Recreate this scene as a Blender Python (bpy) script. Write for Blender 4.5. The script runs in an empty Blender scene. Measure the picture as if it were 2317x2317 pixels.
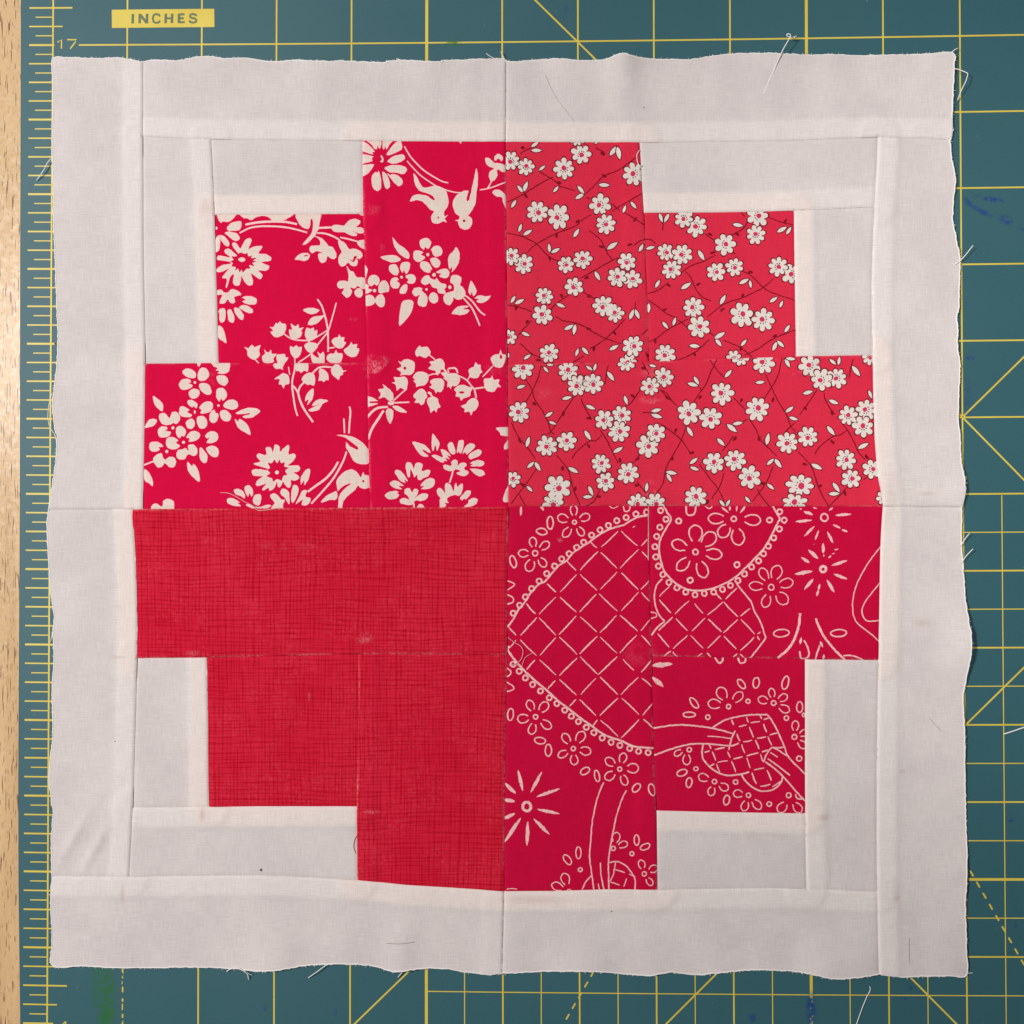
import bpy, bmesh, math, random
import numpy as np
from mathutils import Vector, noise
from mathutils.geometry import delaunay_2d_cdt

random.seed(7)
scene = bpy.context.scene
COL = scene.collection

# ------------------------------------------------------------------ camera, light, exposure
U = 0.0254 / 171.0            # metres in one drawing unit (171 units to the inch)
CU = 1158.5                   # drawing-unit coordinates of the point under the camera
CAM_H = 0.45
cam_d = bpy.data.cameras.new("camera")
cam = bpy.data.objects.new("camera", cam_d)
COL.objects.link(cam)
cam.location = (0, 0, CAM_H)
cam_d.sensor_width = 36.0
cam_d.lens = 36.0 * CAM_H / (2317 * U)
cam_d.clip_start = 0.01
cam_d.clip_end = 20
scene.camera = cam

world = bpy.data.worlds.new("World")
scene.world = world
world.use_nodes = True
bg = world.node_tree.nodes["Background"]
bg.inputs[0].default_value = (1.0, 0.95, 0.94, 1)
bg.inputs[1].default_value = 0.10

lamp_d = bpy.data.lights.new("room_lamp", 'AREA')
lamp_d.shape = 'DISK'
lamp_d.size = 0.16
lamp_d.energy = 9.4
lamp_d.color = (1.0, 0.965, 0.945)
lamp = bpy.data.objects.new("room_lamp", lamp_d)
COL.objects.link(lamp)
lamp.location = (-0.49, 0.15, 0.85)
lamp.rotation_euler = (Vector((0, 0, 0)) - Vector(lamp.location)).to_track_quat('-Z', 'Y').to_euler()

spot_d = bpy.data.lights.new("fill_spot", 'SPOT')  # added fill light: brightens the right side, leaves the bottom-right corner dimmer
spot_d.energy = 12.5
spot_d.color = (1.0, 0.975, 0.955)
spot_d.spot_size = math.radians(25)
spot_d.spot_blend = 1.0
spot_d.shadow_soft_size = 0.05
spot = bpy.data.objects.new("fill_spot", spot_d)
COL.objects.link(spot)
spot.location = (-0.06, 0.26, 0.90)
spot.rotation_euler = (Vector((0.215, 0.045, 0)) - Vector(spot.location)).to_track_quat('-Z', 'Y').to_euler()

scene.view_settings.view_transform = 'Standard'
scene.view_settings.look = 'None'
scene.view_settings.exposure = 0.0
scene.view_settings.gamma = 1.0
scene.render.engine = 'CYCLES'

# ------------------------------------------------------------------ helpers
def W(x, y, z=0.0):
    return ((x - CU) * U, (CU - y) * U, z)

def tag(o, label=None, cat=None, group=None, kind=None):
    if label: o['label'] = label
    if cat: o['category'] = cat
    if group: o['group'] = group
    if kind: o['kind'] = kind
    return o

def empty(name, label, cat):
    o = bpy.data.objects.new(name, None)
    o.empty_display_size = 0.02
    COL.objects.link(o)
    return tag(o, label, cat)

def link(name, me, mats, parent=None, smooth=True):
    o = bpy.data.objects.new(name, me)
    COL.objects.link(o)
    for m in (mats if isinstance(mats, (list, tuple)) else [mats]):
        me.materials.append(m)
    if parent: o.parent = parent
    if smooth:
        me.polygons.foreach_set('use_smooth', [True] * len(me.polygons))
    return o

def srgb(r, g, b):
    f = lambda c: (c / 255 / 12.92) if c / 255 <= 0.04045 else ((c / 255 + 0.055) / 1.055) ** 2.4
    return (f(r), f(g), f(b), 1)

def catmull(pts, closed, sub):
    n = len(pts)
    if n < 3 or sub <= 1: return [tuple(p) for p in pts]
    out = []
    P = lambda i: pts[i % n] if closed else pts[max(0, min(n - 1, i))]
    for i in range(n if closed else n - 1):
        p0, p1, p2, p3 = P(i - 1), P(i), P(i + 1), P(i + 2)
        for k in range(sub):
            t = k / sub; t2 = t * t; t3 = t2 * t
            out.append(tuple(0.5 * ((2 * p1[a]) + (-p0[a] + p2[a]) * t + (2 * p0[a] - 5 * p1[a] + 4 * p2[a] - p3[a]) * t2
                                    + (-p0[a] + 3 * p1[a] - 3 * p2[a] + p3[a]) * t3) for a in (0, 1)))
    if not closed: out.append(tuple(pts[-1]))
    return out

def resample(pts, step):
    out = [tuple(pts[0])]
    for a, b in zip(pts[:-1], pts[1:]):
        L = math.hypot(b[0] - a[0], b[1] - a[1])
        n = max(1, int(round(L / step)))
        for k in range(1, n + 1):
            out.append((a[0] + (b[0] - a[0]) * k / n, a[1] + (b[1] - a[1]) * k / n))
    return out

def stroke(path, w, taper=0.0, rough=0.0):
    """outline polygon of a pen stroke; taper 0 = even, 1 = pointed at both ends"""
    n = len(path)
    L, R = [], []
    for i in range(n):
        a = path[max(0, i - 1)]; b = path[min(n - 1, i + 1)]
        dx, dy = b[0] - a[0], b[1] - a[1]
        d = math.hypot(dx, dy) or 1.0
        nx, ny = -dy / d, dx / d
        t = i / max(1, n - 1)
        prof = 1 - taper * (1 - math.sin(math.pi * min(1, max(0, t))) ** 0.7)
        h = 0.5 * w * max(prof, 0.12)
        L.append((path[i][0] + nx * h * (1 + random.uniform(-rough, rough)), path[i][1] + ny * h * (1 + random.uniform(-rough, rough))))
        R.append((path[i][0] - nx * h * (1 + random.uniform(-rough, rough)), path[i][1] - ny * h * (1 + random.uniform(-rough, rough))))
    return L + R[::-1]

def inside(px, py, poly):
    """non-zero winding test, arrays px, py"""
    w = np.zeros(len(px), dtype=np.int32)
    n = len(poly)
    for i in range(n):
        x0, y0 = poly[i]; x1, y1 = poly[(i + 1) % n]
        c = (x1 - x0) * (py - y0) - (px - x0) * (y1 - y0)
        w += ((y0 <= py) & (y1 > py) & (c > 0)).astype(np.int32)
        w -= ((y0 > py) & (y1 <= py) & (c < 0)).astype(np.int32)
    return w != 0

def seg_dist(X, Y, line):
    best = np.full(len(X), 1e9)
    for (x0, y0), (x1, y1) in zip(line[:-1], line[1:]):
        dx, dy = x1 - x0, y1 - y0
        q = dx * dx + dy * dy or 1e-9
        t = np.clip(((X - x0) * dx + (Y - y0) * dy) / q, 0, 1)
        best = np.minimum(best, np.hypot(X - x0 - t * dx, Y - y0 - t * dy))
    return best

def sstep(a, b, x):
    t = np.clip((x - a) / (b - a), 0, 1)
    return t * t * (3 - 2 * t)

def tube(name, pts, r, mat, parent=None, seg=6, taper=True):
    """round thread through 3-D points (metres)"""
    bm = bmesh.new()
    rings = []
    n = len(pts)
    for i in range(n):
        a = Vector(pts[max(0, i - 1)]); b = Vector(pts[min(n - 1, i + 1)])
        d = (b - a).normalized()
        s = d.cross(Vector((0, 0, 1)))
        if s.length < 1e-6: s = Vector((1, 0, 0))
        s.normalize(); u = s.cross(d)
        rr = r * (0.45 if taper and i in (0, n - 1) else 1.0)
        rings.append([bm.verts.new(Vector(pts[i]) + (s * math.cos(2 * math.pi * k / seg) + u * math.sin(2 * math.pi * k / seg)) * rr) for k in range(seg)])
    for A, B in zip(rings[:-1], rings[1:]):
        for k in range(seg):
            bm.faces.new((A[k], A[(k + 1) % seg], B[(k + 1) % seg], B[k]))
    bm.faces.new(rings[0][::-1]); bm.faces.new(rings[-1])
    me = bpy.data.meshes.new(name)
    bm.to_mesh(me); bm.free()
    return link(name, me, mat, parent)

# ------------------------------------------------------------------ node helpers
class N:
    def __init__(s, name):
        s.m = bpy.data.materials.new(name); s.m.use_nodes = True
        s.t = s.m.node_tree; s.t.nodes.clear()
        s.out = s.t.nodes.new('ShaderNodeOutputMaterial')
        s.b = s.t.nodes.new('ShaderNodeBsdfPrincipled')
        s.t.links.new(s.b.outputs[0], s.out.inputs[0])
        s.co = s.t.nodes.new('ShaderNodeTexCoord').outputs['Object']
    def put(s, sock, v):
        if isinstance(v, bpy.types.NodeSocket): s.t.links.new(v, sock)
        else: sock.default_value = v
    def math(s, op, a, b=0.0, c=None, clamp=False):
        n = s.t.nodes.new('ShaderNodeMath'); n.operation = op; n.use_clamp = clamp
        s.put(n.inputs[0], a); s.put(n.inputs[1], b)
        if c is not None: s.put(n.inputs[2], c)
        return n.outputs[0]
    def mapr(s, v, a, b, c=0.0, d=1.0):
        n = s.t.nodes.new('ShaderNodeMapRange'); n.interpolation_type = 'SMOOTHSTEP'
        s.put(n.inputs[0], v)
        for i, q in enumerate((a, b, c, d)): n.inputs[i + 1].default_value = q
        return n.outputs[0]
    def mapping(s, scale=(1, 1, 1), rot=(0, 0, 0), loc=(0, 0, 0), vec=None):
        n = s.t.nodes.new('ShaderNodeMapping')
        s.put(n.inputs[0], vec or s.co)
        n.inputs[1].default_value = loc; n.inputs[2].default_value = rot; n.inputs[3].default_value = scale
        return n.outputs[0]
    def noise(s, scale, vec=None, detail=2.0, rough=0.5, dist=0.0):
        n = s.t.nodes.new('ShaderNodeTexNoise')
        s.put(n.inputs['Vector'], vec or s.co)
        n.inputs['Scale'].default_value = scale; n.inputs['Detail'].default_value = detail
        n.inputs['Roughness'].default_value = rough; n.inputs['Distortion'].default_value = dist
        return n.outputs[0]
    def mix(s, f, a, b, mode='MIX'):
        n = s.t.nodes.new('ShaderNodeMix'); n.data_type = 'RGBA'; n.blend_type = mode
        s.put(n.inputs[0], f); s.put(n.inputs[6], a); s.put(n.inputs[7], b)
        return n.outputs[2]
    def attr(s, name):
        n = s.t.nodes.new('ShaderNodeAttribute'); n.attribute_name = name
        return n.outputs['Fac']
    def bump(s, h, strength, dist):
        n = s.t.nodes.new('ShaderNodeBump')
        s.put(n.inputs['Height'], h); n.inputs['Strength'].default_value = strength; n.inputs['Distance'].default_value = dist
        s.t.links.new(n.outputs[0], s.b.inputs['Normal'])
    def spot(s, cx, cy, rx, ry, rot=0.0, soft=0.6):
        """soft elliptical blot at drawing-unit coordinates"""
        m = s.t.nodes.new('ShaderNodeMapping'); m.vector_type = 'TEXTURE'
        s.put(m.inputs[0], s.co)
        x, y, _ = W(cx, cy)
        m.inputs[1].default_value = (x, y, 0); m.inputs[2].default_value = (0, 0, math.radians(rot)); m.inputs[3].default_value = (rx * U, ry * U, 1000)
        l = s.t.nodes.new('ShaderNodeVectorMath'); l.operation = 'LENGTH'
        s.t.links.new(m.outputs[0], l.inputs[0])
        return s.mapr(l.outputs['Value'], 1.0 + soft, 1.0 - soft)

def grain(n):
    """woven thread slubs running both ways"""
    a = n.noise(1.0, n.mapping((3700, 170, 1)), 3.0, 0.65)
    b = n.noise(1.0, n.mapping((170, 3700, 1), loc=(3, 7, 0)), 3.0, 0.65)
    return n.math('ADD', a, b)            # about 1.0 on average

def cloth(name, col_fn, rough=0.92, bump=0.25):
    n = N(name)
    g = grain(n)
    col = col_fn(n)
    gm = n.mapr(g, 0.72, 1.28, 0.91, 1.07)
    col = n.mix(1.0, col, gm, 'MULTIPLY')
    n.put(n.b.inputs['Base Color'], col)
    n.b.inputs['Roughness'].default_value = rough
    n.b.inputs['Specular IOR Level'].default_value = 0.03
    n.bump(g, bump, 0.00025)
    return n.m

# ------------------------------------------------------------------ materials
MAT = {}
def white_col(n):
    ply = n.attr('ply'); pink = n.attr('pink')
    mott = n.noise(38, None, 4.0, 0.6)
    single = n.mix(n.mapr(mott, 0.35, 0.65), (0.640, 0.585, 0.575, 1), (0.69, 0.635, 0.62, 1))
    double = n.mix(pink, (0.745, 0.690, 0.672, 1), (0.785, 0.695, 0.658, 1))
    c = n.mix(n.mapr(n.math('ADD', ply, n.math('MULTIPLY', n.math('SUBTRACT', n.noise(160, None, 2), 0.5), 0.5)), 0.0, 1.0), single, double)
    for (x, y, rx, ry, a, k) in ((1862, 1848, 14, 6, 0, 0.35), (470, 470, 16, 14, 0, 0.20), (280, 2022, 4, 22, 0, .25), (270, 1486, 14, 3, 0, .3),
                                 (1988, 1115, 5, 24, 0, .4), (2026, 2030, 7, 6, 0, .25), (2085, 1408, 18, 9, 0, .2), (2040, 1744, 8, 4, 0, .3), (2095, 1117, 14, 4, 0, .3),
                                 (460, 1842, 5, 14, 0, .35), (1215, 2034, 60, 8, 0, .25)):
        c = n.mix(n.math('MULTIPLY', n.spot(x, y, rx, ry, a, 0.9), k), c, (0.50, 0.30, 0.24, 1))
    return c
MAT['white'] = cloth('white_cotton', white_col)

def scuff(n, c, spots, tint=(0.82, 0.33, 0.38, 1)):
    fray = n.noise(1.0, n.mapping((2300, 1000, 1), (0, 0, 0.75)), 4, 0.75)
    blot = n.mapr(n.noise(330, None, 2), 0.36, 0.60)
    fr = n.math('MULTIPLY', n.mapr(fray, 0.40, 0.68), blot)
    for (x, y, rx, ry, k, *a) in spots:
        c = n.mix(n.math('MULTIPLY', n.math('MULTIPLY', n.spot(x, y, rx, ry, a[0] if a else 0, 0.6), fr), k), c, tint)
    return c

def red_floral(n):
    c = n.mix(n.noise(30, None, 3), (0.62, 0.0035, 0.047, 1), (0.68, 0.0060, 0.058, 1))
    c = n.mix(n.math('MULTIPLY', n.attr('wear'), n.math('MULTIPLY', n.mapr(n.noise(70, None, 2), 0.40, 0.60), n.mapr(n.noise(900, None, 4, 0.7), 0.36, 0.66, 0.0, 0.65))), c, (0.85, 0.36, 0.40, 1))
    return scuff(n, c, ((842, 826, 12, 20, .40), (850, 822, 24, 7, .55, 30), (858, 834, 26, 6, .60, 38), (848, 842, 18, 5, .50, 30), (868, 818, 14, 6, .50, 40), (842, 476, 22, 10, .2), (1123, 835, 20, 14, .2), (482, 857, 18, 14, .25), (866, 565, 5, 12, .2), (800, 723, 8, 4, .25)))
MAT['floral_ground'] = cloth('red_floral_cotton', red_floral)
MAT['floral_print'] = cloth('floral_white_print', lambda n: n.mix(n.mapr(n.noise(500, None, 3), 0.3, 0.7), (0.77, 0.665, 0.575, 1), (0.78, 0.62, 0.56, 1)))
MAT['floral_rim'] = cloth('floral_pink_rim', lambda n: n.mix(n.noise(500, None, 2), (0.90, 0.56, 0.57, 1), (0.92, 0.64, 0.62, 1)))

def coral(n):
    c = n.mix(n.noise(26, None, 3), (0.65, 0.022, 0.058, 1), (0.715, 0.034, 0.073, 1))
    c = n.mix(n.math('MULTIPLY', n.attr('wear'), n.math('MULTIPLY', n.mapr(n.noise(70, None, 2), 0.40, 0.60), n.mapr(n.noise(900, None, 4, 0.7), 0.36, 0.66, 0.0, 0.65))), c, (0.80, 0.30, 0.32, 1))
    return scuff(n, c, ((1474, 905, 22, 8, .6), (1226, 890, 22, 12, .18), (1815, 845, 22, 10, .5), (1468, 1112, 14, 22, .5), (1470, 842, 20, 14, .35)))
MAT['coral_ground'] = cloth('coral_red_cotton', coral)
MAT['coral_white'] = cloth('coral_white_print', lambda n: n.mix(n.noise(400, None, 2), (0.71, 0.645, 0.585, 1), (0.77, 0.70, 0.645, 1)))
MAT['coral_dark'] = cloth('coral_brown_print', lambda n: n.mix(n.noise(300, None, 2), (0.17, 0.006, 0.014, 1), (0.25, 0.010, 0.020, 1)))
MAT['coral_outline'] = cloth('coral_outline_print', lambda n: n.mix(n.noise(300, None, 2), (0.10, 0.010, 0.014, 1), (0.20, 0.014, 0.024, 1)))
MAT['coral_heart'] = cloth('coral_flower_heart', lambda n: n.mix(0.0, (0.62, 0.035, 0.105, 1), (0, 0, 0, 1)))

def hatch(n):
    sx = n.t.nodes.new('ShaderNodeSeparateXYZ'); n.t.links.new(n.co, sx.inputs[0])
    wob = n.noise(22, None, 2, 0.5)
    def lines(axis, period, off, along, lo, hi, width):
        """hand-drawn rules: wandering spacing, broken along their length"""
        c = sx.outputs[axis]
        mp = (1 / 0.012, 1 / 0.20, 1) if axis == 0 else (1 / 0.20, 1 / 0.012, 1)
        jit = n.noise(1.0, n.mapping(mp, loc=(off, off, 0)), 3, 0.6)
        t = n.math('ADD', n.math('MULTIPLY', c, 1 / period), n.math('ADD', n.math('MULTIPLY', jit, 5.5), n.math('MULTIPLY', wob, 2.6)))
        d = n.math('ABSOLUTE', n.math('SUBTRACT', n.math('FRACT', t), 0.5))
        core = n.mapr(d, width, width * 0.35)
        a, b = 1 / (period * 1.1), 1 / along
        brk = n.noise(1.0, n.mapping((a, b, 1) if axis == 0 else (b, a, 1), loc=(off + 4, off + 9, 0)), 2, 0.6)
        return n.math('MULTIPLY', core, n.mapr(brk, lo, hi))
    v = n.math('MAXIMUM', lines(0, 0.00128, 0.0, 0.014, 0.34, 0.58, 0.28), n.math('MULTIPLY', lines(0, 0.00085, 6.0, 0.010, 0.45, 0.66, 0.34), 0.6))
    h = n.math('MAXIMUM', lines(1, 0.00128, 3.0, 0.014, 0.34, 0.58, 0.28), n.math('MULTIPLY', lines(1, 0.00085, 8.0, 0.010, 0.45, 0.66, 0.34), 0.6))
    d = n.math('ADD', n.math('MULTIPLY', v, 0.60), n.math('MULTIPLY', h, 0.60), clamp=True)
    lv = n.math('MULTIPLY', n.mapr(n.noise(900, None, 3, 0.7), 0.46, 0.66), n.mapr(n.noise(70, None, 2), 0.38, 0.62))
    base = n.mix(n.mapr(n.noise(24, None, 3), 0.35, 0.65), (0.61, 0.013, 0.040, 1), (0.655, 0.020, 0.051, 1))
    c = n.mix(n.math('MULTIPLY', lv, 0.20), base, (0.72, 0.12, 0.15, 1))
    c = n.mix(d, c, (0.45, 0.0028, 0.016, 1))
    c = n.mix(n.math('MULTIPLY', n.attr('wear'), n.math('MULTIPLY', n.mapr(n.noise(60, None, 2), 0.38, 0.58), n.mapr(n.noise(900, None, 4, 0.7), 0.36, 0.66, 0.0, 0.65))), c, (0.80, 0.36, 0.36, 1))
    return scuff(n, c, ((826, 1443, 18, 12, .5), (840, 1835, 16, 4, .8), (468, 1226, 3, 4, 1.2), (440, 1480, 18, 8, .45), (700, 1580, 2.5, 14, .5), (650, 1235, 60, 10, .18)))
MAT['hatch'] = cloth('red_crosshatch_cotton', hatch)

def crimson(n):
    c = n.mix(n.noise(26, None, 3), (0.51, 0.0032, 0.039, 1), (0.585, 0.0055, 0.050, 1))
    c = n.mix(n.math('MULTIPLY', n.attr('wear'), n.math('MULTIPLY', n.mapr(n.noise(70, None, 2), 0.40, 0.60), n.mapr(n.noise(900, None, 4, 0.7), 0.36, 0.66, 0.0, 0.65))), c, (0.80, 0.30, 0.34, 1))
    return scuff(n, c, ((1450, 1480, 40, 22, .14), (1266, 1222, 6, 5, .5)))
MAT['crimson_ground'] = cloth('crimson_line_cotton', crimson)
MAT['crimson_print'] = cloth('crimson_line_print', lambda n: n.mix(n.mapr(n.noise(900, None, 3), 0.35, 0.7), (0.85, 0.56, 0.53, 1), (0.82, 0.40, 0.43, 1)))

def plain(name, col, rough=0.8):
    n = N(name); n.b.inputs['Base Color'].default_value = col; n.b.inputs['Roughness'].default_value = rough
    n.b.inputs['Specular IOR Level'].default_value = 0.2
    n.put(n.b.inputs['Base Color'], n.mix(n.noise(500, None, 2), col, tuple(c * 0.88 for c in col[:3]) + (1,)))
    return n.m
MAT['thread'] = plain('white_thread', (0.90, 0.87, 0.85, 1))
MAT['pink_thread'] = plain('pink_thread', (0.86, 0.56, 0.56, 1))
MAT['hair'] = plain('dark_fibre', (0.20, 0.165, 0.15, 1))

STAIN_G = ((1025, 97, 14, 7, 0, .75), (1035, 100, 10, 8, 0, .5), (222, 2228, 20, 60, 0, .45), (246, 2260, 14, 80, 0, .85), (240, 2310, 17, 40, 0, .75))
STAIN_B = ((2250, 452, 22, 6, -12, .75), (2232, 448, 10, 5, 0, .6), (2222, 478, 24, 6, -28, .65), (2276, 497, 17, 9, -22, .85), (2186, 455, 10, 7, -30, .5), (2212, 443, 8, 3, 0, .4),
           (2196, 463, 14, 5, -35, .5), (1835, 2288, 11, 34, 0, .65), (1838, 2262, 8, 16, 0, .35), (2288, 1857, 5, 3, 0, .8), (2299, 2093, 3, 5, 0, .8), (1703, 2304, 8, 10, 0, .55), (2194, 810, 12, 5, 0, .5),
           (2190, 905, 9, 40, 0, .25), (2060, 2236, 4, 5, 0, .6), (2048, 2260, 3, 3, 0, .6), (1280, 20, 6, 8, 0, .4), (600, 2282, 4, 6, 0, .5), (760, 2292, 3, 8, 0, .5), (2318, 520, 16, 4, -15, .4))
def stains(n, c):
    blot = n.mapr(n.noise(420, None, 3, 0.7), 0.30, 0.60)
    for (x, y, rx, ry, a, k) in STAIN_G:
        c = n.mix(n.math('MULTIPLY', n.math('MULTIPLY', n.spot(x, y, rx, ry, a, 0.6), blot), k), c, (0.012, 0.13, 0.022, 1))
    for (x, y, rx, ry, a, k) in STAIN_B:
        c = n.mix(n.math('MULTIPLY', n.math('MULTIPLY', n.spot(x, y, rx, ry, a, 0.5), blot), min(1.0, k * 1.25)), c, (0.006, 0.040, 0.20, 1))
    return c
def mat_material():
    n = N('green_mat_vinyl')
    c = n.mix(n.mapr(n.noise(14, None, 5, 0.6), 0.3, 0.7), (0.020, 0.094, 0.120, 1), (0.026, 0.109, 0.127, 1))
    c = n.mix(n.mapr(n.noise(2600, None, 1), 0.3, 0.75), c, (0.030, 0.114, 0.136, 1))
    scr = n.mapr(n.noise(1.0, n.mapping((30, 1400, 1), (0, 0, 0.75)), 2, 0.6), 0.735, 0.78)
    c = n.mix(n.math('MULTIPLY', scr, 0.20), c, (0.16, 0.26, 0.26, 1))
    speck = n.mapr(n.noise(900, None, 1), 0.80, 0.84)
    c = n.mix(n.math('MULTIPLY', speck, 0.5), c, (0.42, 0.47, 0.45, 1))
    n.put(n.b.inputs['Base Color'], stains(n, c))
    n.b.inputs['Roughness'].default_value = 0.56
    n.b.inputs['Specular IOR Level'].default_value = 0.42
    n.bump(n.noise(3200, None, 2), 0.25, 0.00012)
    return n.m
MAT['mat'] = mat_material()
def ink_material():
    n = N('yellow_mat_ink')
    c = n.mix(n.mapr(n.noise(60, None, 3), 0.3, 0.7), (0.66, 0.50, 0.042, 1), (0.71, 0.57, 0.080, 1))
    c = n.mix(n.math('MULTIPLY', n.mapr(n.noise(1500, None, 3, 0.7), 0.62, 0.72), 0.45), c, (0.09, 0.15, 0.12, 1))
    worn = n.math('MULTIPLY', n.spot(277, 2260, 6, 90, 0, 0.4), n.mapr(n.noise(700, None, 2), 0.46, 0.52))
    worn = n.math('MAXIMUM', worn, n.math('MULTIPLY', n.spot(1835, 2290, 8, 40, 0, 0.3), n.mapr(n.noise(600, None, 2), 0.42, 0.47)))
    c = n.mix(worn, c, (0.02, 0.11, 0.09, 1))
    n.put(n.b.inputs['Base Color'], stains(n, c))
    n.b.inputs['Roughness'].default_value = 0.5
    return n.m
MAT['ink'] = ink_material()

def wood_material():
    n = N('varnished_oak')
    warp = n.noise(9, n.mapping((1, 0.35, 1)), 3, 0.5)
    big = n.noise(1.0, n.mapping((150, 6, 1)), 4, 0.6, 0.4)
    c = n.mix(n.mapr(big, 0.3, 0.7), (0.54, 0.335, 0.155, 1), (0.70, 0.475, 0.25, 1))
    c = n.mix(n.mapr(warp, 0.35, 0.7), c, (0.62, 0.41, 0.205, 1))
    pore = n.mapr(n.noise(1.0, n.mapping((1900, 110, 1), (0, 0, 0.06)), 1, 0.5), 0.645, 0.685)
    fine = n.mapr(n.noise(1.0, n.mapping((3400, 260, 1), (0, 0, 0.06), (9, 4, 0)), 1, 0.5), 0.67, 0.71)
    p = n.math('MAXIMUM', n.math('MULTIPLY', pore, 0.9), n.math('MULTIPLY', fine, 0.6))
    c = n.mix(p, c, (0.11, 0.042, 0.018, 1))
    n.put(n.b.inputs['Base Color'], c)
    mott = n.noise(420, None, 4, 0.65)
    n.put(n.b.inputs['Roughness'], n.mapr(mott, 0.3, 0.7, 0.36, 0.60))
    n.b.inputs['Specular IOR Level'].default_value = 0.30
    n.b.inputs['Coat Weight'].default_value = 0.10
    n.b.inputs['Coat Roughness'].default_value = 0.22
    hgt = n.math('SUBTRACT', n.math('MULTIPLY', mott, 0.5), n.math('MULTIPLY', p, 0.7))
    n.bump(hgt, 0.6, 0.0005)
    return n.m
MAT['wood'] = wood_material()
# ------------------------------------------------------------------ table and cutting mat
def box(name, x0, x1, y0, y1, z0, z1, mat, bev, parent=None, corner=0.0):
    bm = bmesh.new()
    bmesh.ops.create_cube(bm, size=1.0)
    for v in bm.verts:
        v.co = ((x0 + x1) / 2 + v.co.x * (x1 - x0), (y0 + y1) / 2 + v.co.y * (y1 - y0), (z0 + z1) / 2 + v.co.z * (z1 - z0))
    if corner:
        ed = [e for e in bm.edges if abs(e.verts[0].co.z - e.verts[1].co.z) > (z1 - z0) * .5]
        bmesh.ops.bevel(bm, geom=ed, offset=corner, segments=6, profile=0.5, affect='EDGES')
    ed = [e for e in bm.edges if abs(e.verts[0].co.z - e.verts[1].co.z) < 1e-6]
    bmesh.ops.bevel(bm, geom=ed, offset=bev, segments=2, profile=0.5, affect='EDGES')
    me = bpy.data.meshes.new(name); bm.to_mesh(me); bm.free()
    return link(name, me, mat, parent, smooth=False)

MAT_T = 0.002
table = box('table_top', -0.62, 0.62, -0.45, 0.45, -MAT_T - 0.03, -MAT_T, MAT['wood'], 0.002)
tag(table, kind='structure')

# control points: (inch across, inch row) -> drawing units, measured off the printed grid
GRID = [(0,17.6,120.5,0),(1,17.6,288.2,0),(2,17.6,457.1,0),(3,17.6,626.6,0),(4,17.6,796.5,0),(5,17.6,965.7,0),(6,17.6,1136.2,0),(7,17.6,1306.9,0),(8,17.55,1478.3,0),(9,17.52,1651.3,0),(10,17.5,1824.8,0),(11,17.48,1998,0),(12,17.47,2171.7,0),
 (0,17,119.5,100.6),(1,17,287.5,98.8),(2,17,456.5,97.8),(5,17,965.7,96),(7,17,1306.9,91.6),(8,17,1478.3,89.4),(9,17,1651.3,85.7),(10,17,1824.8,83.9),(11,17,1998.2,82.6),(12,17,2172,81.4),
 (12,16,2172.6,253.7),(12,15,2174,425.2),(12,14,2174.8,597.8),(12,13,2176,770.4),(12,12,2177.6,944),(12,11,2179,1117.6),(12,10,2180.6,1292),(12,9,2182,1466.5),(12,8,2183.5,1641),(12,7,2185,1816.7),(12,6,2186.3,1990.9),(12,5,2187,2166),(12,4.5,2187.5,2252.7),
 (12.5,11,2267.5,1117),(12.5,8,2270.7,1641),(12.5,5,2273,2166),
 (0,16,118.8,268.9),(0,15,117.5,437.9),(0,14,116.6,607.3),(0,13,115.6,776.9),(0,12,115,946.8),(0,11,114,1117.3),(0,10,112,1287.6),(0,9,109.3,1459.4),(0,8,107.6,1631.7),(0,7,107.3,1804),(0,6,107.8,1975.7),(0,5,108.2,2147),(0,4,108.7,2319),
 (1,4.4,277.6,2250),(2,4.4,448,2250),(3,4.4,619.8,2250),(4,4.4,792.3,2250),(5,4.5,964.5,2245),(6,4.5,1138.4,2245.5),(7,4.5,1312,2246),(8,4.5,1486,2248),(9,4.5,1661,2249.5),(10,4.5,1835,2250.5),(11,4.5,2011,2251.8)]
_g = np.array(GRID, float)
def _basis(u, v):
    u = (np.asarray(u, float) - 6) / 6; v = (np.asarray(v, float) - 11) / 6
    return np.stack([np.ones_like(u), u, v, u * u, u * v, v * v], -1)
_A = _basis(_g[:, 0], _g[:, 1])
_cx = np.linalg.lstsq(_A, _g[:, 2], rcond=None)[0]
_cy = np.linalg.lstsq(_A, _g[:, 3], rcond=None)[0]
print('grid fit residual', np.abs(_A @ _cx - _g[:, 2]).max(), np.abs(_A @ _cy - _g[:, 3]).max())
def G(u, v):
    b = _basis(u, v)
    return float(b @ _cx), float(b @ _cy)

mat_root = empty('cutting_mat', 'green cutting mat printed with yellow inch grid under the quilt block', 'cutting mat')
x0, y0, _ = W(*G(-0.43, 11)); x1, y1, _ = W(*G(24.6, 11))
_, yt, _ = W(*G(6, 18.45)); _, yb, _ = W(*G(6, -0.45))
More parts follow.
